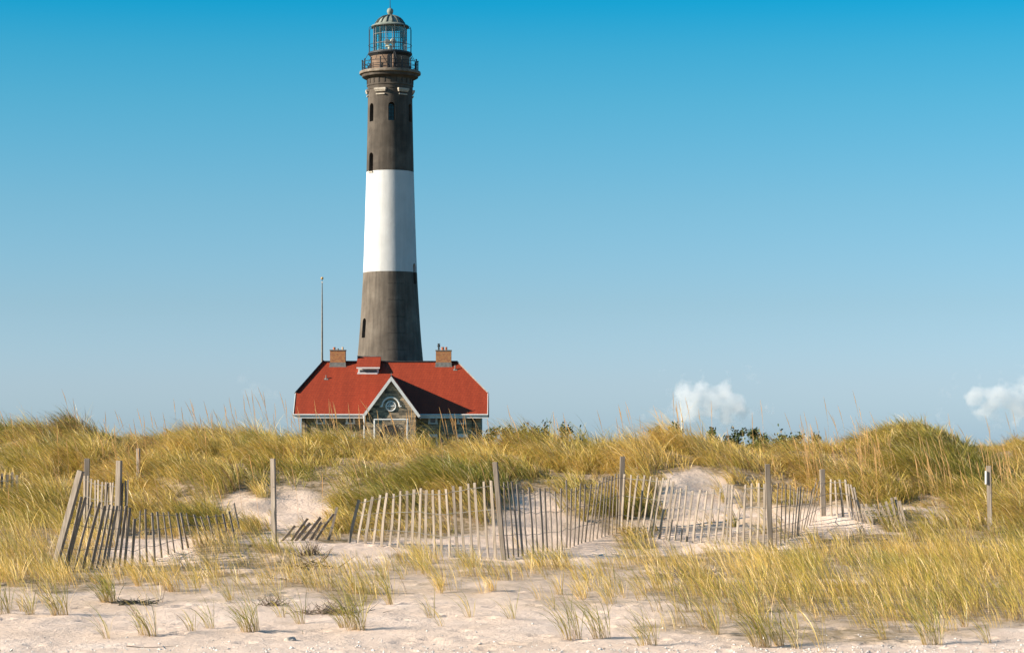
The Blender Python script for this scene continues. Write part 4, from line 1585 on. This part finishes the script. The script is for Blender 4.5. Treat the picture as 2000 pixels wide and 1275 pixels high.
mb.build('pane_reflections', M['pale_stone'], rw)  # pale slabs over the glass: reflections in the lower half put in as colour
mb = MB()
mb.tube([cw + Vector((-20.6 * K_, -.08, -.5 * K_)), cw + Vector((-17 * K_, -.08, -.5 * K_))] + ring(17 * K_, math.pi, 0, 24, -.08) + [cw + Vector((17 * K_, -.08, -.5 * K_)), cw + Vector((20.6 * K_, -.08, -.5 * K_))], .095, 8)
mb.build('window_hood', M['white_wood'], rw)
# entrance arch in the gable wall
mb = MB()
ca = Vector((hx(764, GD), GD, hz(852, GD)))
n = 17
for i in range(n):
    t0, t1 = math.pi * i / n + .012, math.pi * (i + 1) / n - .012
    r0, r1 = 22 * K_, 28 * K_
    mb.prism([ca + Vector((r_ * math.cos(t), -.05, r_ * math.sin(t))) for r_, t in ((r0, t0), (r1, t0), (r1, t1), (r0, t1))], (0, .12, 0))
mb.build('stone_arch', M['stone'], house)
mb = MB()
poly = [ca + Vector((22 * K_ * math.cos(math.pi * i / 16), -.012, 22 * K_ * math.sin(math.pi * i / 16))) for i in range(17)]
poly = poly + [Vector((ca.x - 22 * K_, GD - .012, .5)), Vector((ca.x + 22 * K_, GD - .012, .5))]
mb.prism(poly, (0, .05, 0))
mb.build('door', M['recess'], house)  # flat panel; the archway's shaded interior is put into its dark colour


def window(x, z0, z1, wd, y, sill=True):
    o = MB().box(x - wd / 2, x + wd / 2, y - .03, y + .04, z0, z1).build('window', M['glass'], house)
    f = MB()
    for xx in (x - wd / 2, x + wd / 2):
        f.box(xx - .11, xx + .11, y - .1, y + .02, z0 - .02, z1 + .02)
    f.box(x - wd / 2 - .14, x + wd / 2 + .14, y - .14, y + .02, z0 - .16, z0 - .021)
    f.box(x - wd / 2 - .09, x + wd / 2 + .09, y - .1, y + .02, z1 + .021, z1 + .14)
    if z1 - z0 > 1:
        f.box(x - wd / 2 + .111, x + wd / 2 - .111, y - .07, y - .031, (z0 + z1) / 2 - .03, (z0 + z1) / 2 + .03)
    f.build('window_frame', M['white_wood'], o)


for px in (626, 684.5, 845.5, 901.5):
    x = hx(px, WF)
    window(x, hz(825, WF), ZE - .3, .78, WF)
    if px > 630:
        window(x, 1.6, hz(849.5, WF) - .05, .85, WF)
for px, wd in ((684, 20), (845, 18), (903, 22)):
    x = hx(px, WF)
    MB().box(x - wd * .028, x + wd * .028, WF - .55, WF - .15, hz(853.5, WF), hz(847.5, WF)).build('window_awning', M['white_wood'], house)


# chimneys
def chimney(px0, px1, ytop, pots, pipe=None):
    D = DR - .1
    x0, x1 = hx(px0, D), hx(px1, D)
    zt, zb = hz(ytop, D), hz(716, D) - 1.0
    y0, y1 = D - .45, D + .65
    ch = MB().box(x0, x1, y0, y1, zb, zt - .12).build('chimney', M['brick'], house, loc=((x0 + x1) / 2, D, zb))
    MB().box(x0 - .05, x1 + .05, y0 - .05, y1 + .05, zt - .12, zt).build('chimney_cap', M['grey_metal'], ch)
    f = MB()
    f.box(x0 - .04, x1 + .04, y0 - .04, y0 + .3, ZR - MS * .6 - .12, hz(708, D))
    f.box(x0 - .1, x1 + .1, y0 - .12, y0 + .05, ZR - MS * .6 - .1, ZR - MS * .6 + .05)
    f.build('flashing', M['grey_metal'], ch)
    for (p, h, r_, mt) in pots:
        x = hx(p, D)
        MB().lathe([(r_, zt), (r_ * .92, zt + h * .8), (r_ * 1.05, zt + h * .82), (r_ * 1.05, zt + h), (r_ * .75, zt + h)], 14, x, D - .1).build('chimney_pot', M[mt], ch)
    if pipe:
        x = hx(pipe, D)
        MB().lathe([(.1, zt), (.1, zt + .35), (.16, zt + .37), (.16, zt + .55), (.1, zt + .57), (.1, zt + .66), (.17, zt + .68), (.17, zt + .72)], 12, x, D - .1).build('flue_pipe', M['iron'], ch)


chimney(645, 675, 683, [(653, .28, .15, 'pot'), (660, .14, .12, 'grey_metal'), (669.5, .3, .1, 'pot_pale')])
chimney(851.5, 881.5, 683.5, [(864.5, .33, .16, 'pot'), (871.5, .33, .13, 'pot')], pipe=857)
# roof dormer with louvre, at the ridge
D = 269.15
x0, x1 = hx(697, D), hx(743, D)
zt, zf = hz(697.5, 270.3), hz(718, 268.2)
yf = D - .95
dr = MB().box(x0 + .18, x1 - .18, D - .6, DR + 1.2, ZE + MS * (D - .6 - DE) - .4, zf + .02).build('roof_dormer', M['white_wood'], house)
mb = MB()
mb.prism([(x0, yf, zf), (x1, yf, zf), (x1, DR + .3, zt), (x0, DR + .3, zt)], (0, 0, .1))
mb.prism([(x0, DR + 2.2, zf), (x1, DR + 2.2, zf), (x1, DR + .3, zt), (x0, DR + .3, zt)], (0, 0, .1))
mb.build('dormer_roof', M['roof'], dr)
MB().bar((x0 - .03, DR + .3, zt + .1), (x1 + .03, DR + .3, zt + .1), .3, .1, side=(0, 1, 0)).build('ridge_cap', M['grey_metal'], dr)
MB().box(x0 + .02, x1 - .02, yf - .06, yf + .02, zf - .1, zf + .06).build('eave_board', M['white_wood'], dr)
mb = MB()
zl = ZE + MS * (D - .6 - DE)
for i in range(3):
    mb.box(x0 + .35, x1 - .35, D - .66, D - .61, zl + .11 + i * .09, zl + .17 + i * .09)
mb.build('louvre', M['cap'], dr)
MB().box(x0 + .1, x1 - .3, D - .72, D - .601, zl - .1, zl + .1).build('sill', M['white_wood'], dr)
for px, y in ((637, 740), (889, 722)):
    # vent pipes stand on the front slope
    Dv = (HC - ZE + MS * DE) / (MS - (YH - y) / F)
    x = hx(px, Dv)
    z = ZE + MS * (Dv - DE)
    mb = MB()
    mb.tube([(x, Dv, z - .2), (x, Dv, z + (.5 if px > 700 else .42))], .06, 8)
    mb.prism([(x - .22, Dv - .12, z - .11 + .02), (x + .22, Dv - .12, z - .11 + .02), (x + .22, Dv + .06, z + .055 + .02), (x - .22, Dv + .06, z + .055 + .02)], (0, 0, .02))
    mb.build('vent_pipe', M['grey_metal'], roof)
# white pipe frame before the door, white drain pipe at the gable corner
DF = 259.0
xa, xb = hx(731.5, DF), hx(795.5, DF)
zt = hz(820, DF)
zg = g1(xa, DF)
mb = MB()
mb.tube([(xa, DF, zg - .1), (xa, DF, zt)], .085, 10)
mb.tube([(xb, DF, zg - .1), (xb, DF, zt)], .085, 10)
mb.tube([(xa - .085, DF, zt + .05), (xb + .085, DF, zt + .05)], .085, 10)
pf = mb.build('pipe_frame', M['white_wood'], None, loc=((xa + xb) / 2, DF, zg))
tag(pf, 'white pipe frame standing before the gable of the stone house', 'frame')
xq = hx(711.5, 260.5)
MB().tube([(xq, 260.5, .5), (xq, 260.5, hz(812, 260.5))], .07, 8).build('drain_pipe', M['white_wood'], house)

# ------------------------------------------------------------------ flagpole
DP = 287.0
K_ = DP / F
xp = (629.2 - 1000) / F * DP
zp = lambda y: HC + (YH - y) * K_
fp = thing('flagpole', 'slim grey flagpole with a gilt ball left of the lighthouse', 'flagpole', (xp, DP, .8))
MB().tube([(xp, DP, .5), (xp, DP, zp(700)), (xp, DP, zp(600)), (xp, DP, zp(551))], [.15, .12, .085, .05], 12).build('pole', M['pole'], fp, smooth=40)
MB().sphere((xp, DP, zp(543.5)), 2.7 * K_, 14, 10).build('ball', M['gold'], fp, smooth=60)
MB().tube([(xp, DP, zp(551)), (xp, DP, zp(545))], .03, 6).build('spindle', M['iron'], fp)
MB().box(xp - .1, xp + .1, DP - .1, DP + .1, zp(552.5), zp(550)).build('truck', M['white_wood'], fp)


# ------------------------------------------------------------------ shrubs beyond the crest
M['leaf'] = make_grass('evergreen_leaf', .2)


def shrub(px, ytop, D, wpx, seed, label, leafy=1.0, brown=.1):
    r_ = np.random.default_rng(seed)
    x = (px - 1000) / F * D
    z0 = float(ground(x, D, False)[0])
    zt = HC + (YH - ytop) / F * D
    wd = wpx / F * D
    h = zt - z0
    root = thing('shrub', label, 'shrub', (x, D, z0), 'evergreen shrubs beyond the dune')
    # limbs
    mb = MB()
    tips = []
    nl = max(5, int(wpx / 6))
    for i in range(nl):
        a = r_.uniform(0, 2 * np.pi)
        rr = wd / 2 * np.sqrt(r_.random())
        hh = h * (1 - .42 * (rr / (wd / 2)) ** 2) * r_.uniform(.72, 1.0)
        if i == 0:
            rr, hh = rr * .2, h
        tip = Vector((x + math.cos(a) * rr, D + math.sin(a) * rr, z0 + hh))
        midp = Vector((x + math.cos(a) * rr * .6, D + math.sin(a) * rr * .6, z0 + hh * .55))
        mb.tube([(x + math.cos(a) * .06, D + math.sin(a) * .06, z0 - .05), midp, tip], [.035, .02, .006], 5)
        tips.append((midp, tip))
        for k in range(3):
            t = r_.uniform(.3, .9)
            p0 = midp.lerp(tip, t)
            p1 = p0 + Vector((r_.normal(0, .16), r_.normal(0, .16), r_.uniform(.05, .28)))
            if p1.z > zt:
                p1.z = zt
            mb.tube([p0, p1], [.01, .004], 4)
            tips.append((p0, p1))
    mb.build('stems', M['twig'], root)
    if leafy <= 0:
        return root
    vs, qs, cs = [], [], []
    n_ = 0
    for (p0, p1) in tips:
        for k in range(int(46 * leafy)):
            t = r_.uniform(.15, 1.05)
            c = np.array(p0.lerp(p1, t)) + r_.normal(0, .06, 3)
            d = r_.normal(0, 1, 3)
            d[2] = abs(d[2]) * .9 + .2
            d /= np.linalg.norm(d)
            s = np.cross(d, r_.normal(0, 1, 3))
            s /= np.linalg.norm(s)
            l_, w_ = r_.uniform(.06, .13), r_.uniform(.018, .036)
            vs += [c - s * w_ * .4, c + s * w_ * .4, c + d * l_ * .6 + s * w_, c + d * l_ * .6 - s * w_]
            vs += [c + d * l_ * .6 - s * w_, c + d * l_ * .6 + s * w_, c + d * l_ + s * .003, c + d * l_ - s * .003]
            qs += [(n_, n_ + 1, n_ + 2, n_ + 3), (n_ + 4, n_ + 5, n_ + 6, n_ + 7)]
            n_ += 8
            col = np.array((.055, .085, .028)) * r_.uniform(.6, 1.5) + np.array((.02, .01, .0)) * r_.random()
            if r_.random() < brown:
                col = np.array((.19, .12, .05)) * r_.uniform(.7, 1.2)
            cs += [col] * 8
    quad_mesh('foliage', np.array(vs), np.array(qs), M['leaf'], np.array(cs), root)
    return root


SHR = [(958, 846, 20, 'low evergreen shrub sprig right beside the house wall'),
       (992, 842, 26, 'small dark evergreen shrub, first right of the house'),
       (1020, 838, 26, 'slanting dark evergreen shrub, second right of the house'),
       (1044, 842, 30, 'flat topped evergreen shrub left of the two pointed ones'),
       (1064, 831, 34, 'tallest pointed evergreen shrub on the skyline right of the house'),
       (1103, 833, 44, 'broad pointed evergreen shrub beside the tallest one'),
       (1134, 850, 26, 'low brownish shrub at the right end of the first shrub row'),
       (1288, 842, 20, 'small dark shrub sprig alone below the little cloud'),
       (1316, 836, 22, 'narrow black green shrub sprig under the left cloud edge'),
       (1394, 840, 34, 'bushy shrub under the big white cloud'),
       (1432, 843, 28, 'thin twiggy shrub just right of the one under the cloud'),
       (1474, 847, 34, 'ragged shrub below the right end of the cloud'),
       (1492, 858, 20, 'very low dark shrub left of the twin shrubs'),
       (1522, 852, 22, 'left one of the dark twin shrubs on the right skyline'),
       (1540, 857, 22, 'right one of the dark twin shrubs on the right skyline'),
       (1562, 856, 20, 'slim shrub between the twin shrubs and the last clump'),
       (1592, 858, 40, 'wide low shrub at the right end of the skyline row')]
for i, (px, yt, wp_, lab) in enumerate(SHR):
    shrub(px, yt - 4, 74 + (i * 37 % 9), wp_ * 1.35, 100 + i, lab, 1.5, .12 if px < 1060 or px > 1200 else .3)


def bare_bush():
    r_ = random.Random(5)
    D = 66.0
    px, yt = 1982, 849
    x = (px - 1000) / F * D
    z0 = float(ground(x, D, False)[0])
    mb = MB()

    def grow(p, d, l, r0, dep):
        q = p + d * l
        mb.tube([p, p.lerp(q, .5) + Vector((r_.gauss(0, .02), r_.gauss(0, .02), 0)), q], [r0, r0 * .8, r0 * .6], 5)
        if dep == 0:
            return
        for k in range(3):
            nd_ = (d + Vector((r_.gauss(0, .5), r_.gauss(0, .5), r_.uniform(-.05, .4)))).normalized()
            grow(q if k else p.lerp(q, .7), nd_, l * r_.uniform(.55, .8), r0 * .62, dep - 1)
    zt = HC + (YH - yt) / F * D
    hh = zt - z0
    for k in range(4):
        grow(Vector((x + r_.uniform(-.08, .08), D + r_.uniform(-.1, .1), z0 - .05)), Vector((r_.uniform(-.55, .55), r_.uniform(-.4, .4), 1)).normalized(), hh * .42, .022, 4)
    o = mb.build('bare_bush', M['twig'], None, loc=(x, D, z0))
    tag(o, 'leafless twiggy grey bush on the skyline at the right edge', 'bush')


bare_bush()


# ------------------------------------------------------------------ debris on the sand
def twig_cluster(name, label, cat, px, y, n, spread, length, lift, mt, seed, r0=.008):
    r_ = random.Random(seed)
    D = D_at(px, y)
    x = (px - 1000) / F * D
    base = Vector((x, D, g1(x, D)))
    mb = MB()
    for i in range(n):
        p = Vector((x + r_.gauss(0, spread), D + r_.gauss(0, spread * .8), 0))
        p.z = g1(p.x, p.y) + .005
        a = r_.uniform(0, 2 * math.pi)
        pts = [p]
        L = length * r_.uniform(.5, 1.2)
        up_ = r_.uniform(*lift)
        for k in range(4):
            a += r_.gauss(0, .45)
            q = pts[-1] + Vector((math.cos(a) * math.cos(up_), math.sin(a) * math.cos(up_), math.sin(up_))) * (L / 4)
            q.z = max(q.z, g1(q.x, q.y) + .004)
            pts.append(q)
        mb.tube(pts, [r0, r0 * .9, r0 * .7, r0 * .5, r0 * .25], 5)
    o = mb.build(name, M[mt], None, loc=base)
    return tag(o, label, cat)


twig_cluster('dead_thatch', 'spiky brown stub of dead grass left of the zigzag fence', 'dead grass', 606, 1083, 70, .07, .22, (.5, 1.4), 'twig', 1, .005)
twig_cluster('driftwood_branch', 'dark curved driftwood twigs on the sand below the lone post', 'driftwood', 612, 1108, 16, .16, .55, (-.1, .7), 'twig', 2, .011)
twig_cluster('dead_thatch', 'flat brown patch of dead thatch beside the large tuft', 'dead grass', 650, 1196, 170, .19, .22, (-.1, .7), 'twig', 3, .004)
twig_cluster('dead_thatch', 'small brown dead stubble left of the slim tuft', 'dead grass', 530, 1182, 60, .08, .15, (.1, 1.1), 'twig', 4, .004)
twig_cluster('seaweed_clump', 'dark dried seaweed lying on sand at left before the fence', 'seaweed', 258, 1178, 60, .11, .3, (-.1, .25), 'wrack', 5, .006)
twig_cluster('driftwood_branch', 'thin dark twigs on the sand under the small driftwood pile', 'driftwood', 560, 1130, 14, .22, .3, (-.1, .4), 'twig', 6, .005)
twig_cluster('dead_thatch', 'thatch of brown dead stems in the grass mound right of centre', 'dead grass', 1345, 1128, 150, .2, .3, (0, .9), 'twig', 8, .004)
twig_cluster('dead_thatch', 'loose dark stalk lying flat at the bottom left edge', 'dead grass', 250, 1262, 1, .02, .5, (-.1, .1), 'twig', 9, .005)


def lump(name, label, cat, px, y, sx_, sy_, sz_, mt, seed):
    D = D_at(px, y)
    x = (px - 1000) / F * D
    z = g1(x, D)
    bm = bmesh.new()
    bmesh.ops.create_icosphere(bm, subdivisions=4, radius=1)
    for v_ in bm.verts:
        k = 1 + .45 * mnoise.noise(v_.co * 1.7 + Vector((seed, 0, 0))) + .2 * mnoise.noise(v_.co * 5 + Vector((seed, 3, 0)))
        v_.co = Vector((v_.co.x * sx_ * k, v_.co.y * sy_ * k, v_.co.z * sz_ * k))
    me_ = bpy.data.meshes.new(name)
    bm.to_mesh(me_)
    bm.free()
    me_.materials.append(M[mt])
    me_.polygons.foreach_set('use_smooth', [True] * len(me_.polygons))
    o = bpy.data.objects.new(name, me_)
    o.location = (x, D, z)
    COL.objects.link(o)
    return tag(o, label, cat)


lump('driftwood_lump', 'grey crumbled driftwood lump on bare sand, bottom centre left', 'driftwood', 566, 1250, .07, .05, .04, 'driftwood', 3)
lump('shell', 'bluish white broken shell at the bottom edge, left', 'shell', 312, 1268, .026, .02, .012, 'shell', 8)
lump('shell', 'pale shell on sand right of the grey driftwood lump', 'shell', 570, 1265, .024, .02, .012, 'shell', 12)
lump('shell', 'small white shell on the sand, bottom centre', 'shell', 976, 1258, .018, .015, .01, 'shell', 15)


def shell_debris():
    r_ = np.random.default_rng(3)
    n = 1500
    u = r_.uniform(-.25, .25, n)
    D = 24.0 + r_.exponential(.55, n) + np.abs(u + .16) * 1.2 - .6
    X = u * D
    Z = ground(X, D)
    vs, qs = [], []
    for i in range(n):
        s = r_.uniform(.004, .013) * (1 + (r_.random() < .06) * .8)
        c = np.array((X[i], D[i], Z[i]))
        a = r_.uniform(0, 6.28)
        ex_ = np.array((math.cos(a), math.sin(a), r_.normal(0, .4))) * s
        ey_ = np.array((-math.sin(a), math.cos(a), r_.normal(0, .4))) * s * r_.uniform(.5, 1)
        ez_ = np.array((0, 0, s * .8))
        k = len(vs)
        vs += [c - ex_ - ey_, c + ex_ - ey_, c + ex_ + ey_, c - ex_ + ey_, c - ex_ * .5 - ey_ * .5 + ez_, c + ex_ * .5 - ey_ * .5 + ez_, c + ex_ * .5 + ey_ * .5 + ez_, c - ex_ * .5 + ey_ * .5 + ez_]
        qs += [(k + 4, k + 5, k + 6, k + 7), (k, k + 1, k + 5, k + 4), (k + 1, k + 2, k + 6, k + 5), (k + 2, k + 3, k + 7, k + 6), (k + 3, k, k + 4, k + 7)]
    o = quad_mesh('shell_fragments', np.array(vs), np.array(qs), M['shell'])
    tag(o, 'scattered shell fragments and grit along the bottom of the sand', 'shells', kind='stuff')


shell_debris()


def straw_bits():
    """short dead stems and leaf scraps lying on the sand"""
    r_ = np.random.default_rng(31)
    n = 1500
    D = 24 + 15 * r_.random(n) ** 1.3
    X = r_.uniform(-.24, .24, n) * D
    keep = r_.random(n) < (.18 + np.clip(cover(X, D) / 4, 0, .8))
    X, D = X[keep], D[keep]
    n = len(X)
    root = np.stack([X, D, ground(X, D) + .004], 1)
    c = np.where(r_.random((n, 1)) < .5, np.array((.40, .28, .14)), np.array((.14, .10, .065))) * r_.uniform(.7, 1.2, (n, 1))
    v, q, col = blades(root, r_.uniform(.04, .22, n), r_.uniform(1.25, 1.6, n), r_.uniform(1.45, 1.75, n), r_.uniform(0, 6.28, n), r_.uniform(.004, .009, n), c, c, lev=4)
    o = quad_mesh('straw_scraps', v, q, M['grass'], col)
    tag(o, 'scraps of dead straw and leaf lying about on the sand', 'straw', kind='stuff')


straw_bits()


# ------------------------------------------------------------------ clouds
def cloud(label, lobes, D, dens, seed):
    """lobes (px, y, r px): soft billows of one volume"""
    K = D / F
    xs0 = min(l[0] - l[2] for l in lobes)
    xs1 = max(l[0] + l[2] for l in lobes)
    y0 = min(l[1] - l[2] for l in lobes)
    y1 = max(l[1] + l[2] for l in lobes)
    cx, cy = (xs0 + xs1) / 2, (y0 + y1) / 2
    C0 = P(cx, cy, D)
    hw, hh = (xs1 - xs0) / 2 * K * 1.6, (y1 - y0) / 2 * K * 1.6
    hd = max(l[2] for l in lobes) * K * 1.6
    bm = bmesh.new()
    bmesh.ops.create_icosphere(bm, subdivisions=4, radius=1)
    for v_ in bm.verts:
        c = v_.co
        m_ = max(abs(c.x), abs(c.y), abs(c.z))
        k = .55 + .45 / m_ * 1.0
        v_.co = Vector((c.x * hw * k, c.y * hd * k, c.z * hh * k))
    me_ = bpy.data.meshes.new('cloud')
    bm.to_mesh(me_)
    bm.free()
    m, ns, ls, b = mat('cloud_vapour')
    ns.remove(b)
    t = nd(ns, 'ShaderNodeTexCoord')
    nz = nd(ns, 'ShaderNodeTexNoise')
    nz.inputs['Scale'].default_value = 1 / (33 * K)
    nz.inputs['Detail'].default_value = 9
    nz.inputs['Roughness'].default_value = .6
    of = nd(ns, 'ShaderNodeVectorMath', operation='ADD')
    of.inputs[1].default_value = (seed * 100, 0, 0)
    ls.new(t.outputs['Object'], of.inputs[0])
    ls.new(of.outputs[0], nz.inputs['Vector'])
    cur = None
    for (px, y, r_) in lobes:
        ds = nd(ns, 'ShaderNodeVectorMath', operation='DISTANCE')
        ls.new(t.outputs['Object'], ds.inputs[0])
        ds.inputs[1].default_value = ((px - cx) * K, random.uniform(-.3, .3) * hd, (cy - y) * K)
        ma = nd(ns, 'ShaderNodeMath', operation='MULTIPLY_ADD')
        ls.new(ds.outputs['Value'], ma.inputs[0])
        ma.inputs[1].default_value = -1 / (r_ * 1.45 * K)
        ma.inputs[2].default_value = 1.0
        ma.use_clamp = True
        if cur is None:
            cur = ma.outputs[0]
        else:
            mxn = nd(ns, 'ShaderNodeMath', operation='SMOOTH_MAX')
            mxn.inputs[2].default_value = .25
            ls.new(cur, mxn.inputs[0])
            ls.new(ma.outputs[0], mxn.inputs[1])
            cur = mxn.outputs[0]
    sm = nd(ns, 'ShaderNodeMath', operation='MULTIPLY_ADD')
    ls.new(nz.outputs[0], sm.inputs[0])
    sm.inputs[1].default_value = 2.0
    ls.new(cur, sm.inputs[2])
    mr = nd(ns, 'ShaderNodeMapRange', interpolation_type='SMOOTHSTEP')
    mr.inputs[1].default_value = 1.34
    mr.inputs[2].default_value = 1.72
    mr.inputs[3].default_value = 0
    mr.inputs[4].default_value = dens / (20 * K)
    ls.new(sm.outputs[0], mr.inputs[0])
    vol = nd(ns, 'ShaderNodeVolumeScatter')
    vol.inputs['Color'].default_value = (.97, .97, .99, 1)
    vol.inputs['Anisotropy'].default_value = .1
    ls.new(mr.outputs[0], vol.inputs['Density'])
    ls.new(vol.outputs[0], ns['Material Output'].inputs['Volume'])
    me_.materials.append(m)
    o = bpy.data.objects.new('cloud', me_)
    o.location = C0
    COL.objects.link(o)
    return tag(o, label, 'cloud', 'small clouds near the horizon')


cloud('white puffy cumulus cloud low over the dune, right of the house', [(1338, 768, 27), (1362, 760, 25), (1345, 800, 34), (1385, 790, 30), (1410, 765, 22), (1432, 785, 26), (1420, 805, 30), (1446, 800, 22)], 6000, .55, 1)
cloud('pale cloud bank cut by the right edge of the photo', [(1905, 775, 24), (1940, 772, 26), (1930, 795, 28), (1975, 775, 30), (2010, 772, 34), (1985, 800, 30), (2040, 780, 40)], 7000, .45, 2)
cloud('tiny faint cloud wisp left of the puffy cumulus', [(1272, 806, 14), (1256, 812, 9), (1284, 808, 9)], 6500, .2, 3)
cloud('faint grey cloud wisp in the sky left of the red roof', [(470, 742, 14), (500, 766, 20), (520, 768, 16), (480, 768, 14), (538, 770, 10)], 6500, .07, 4)
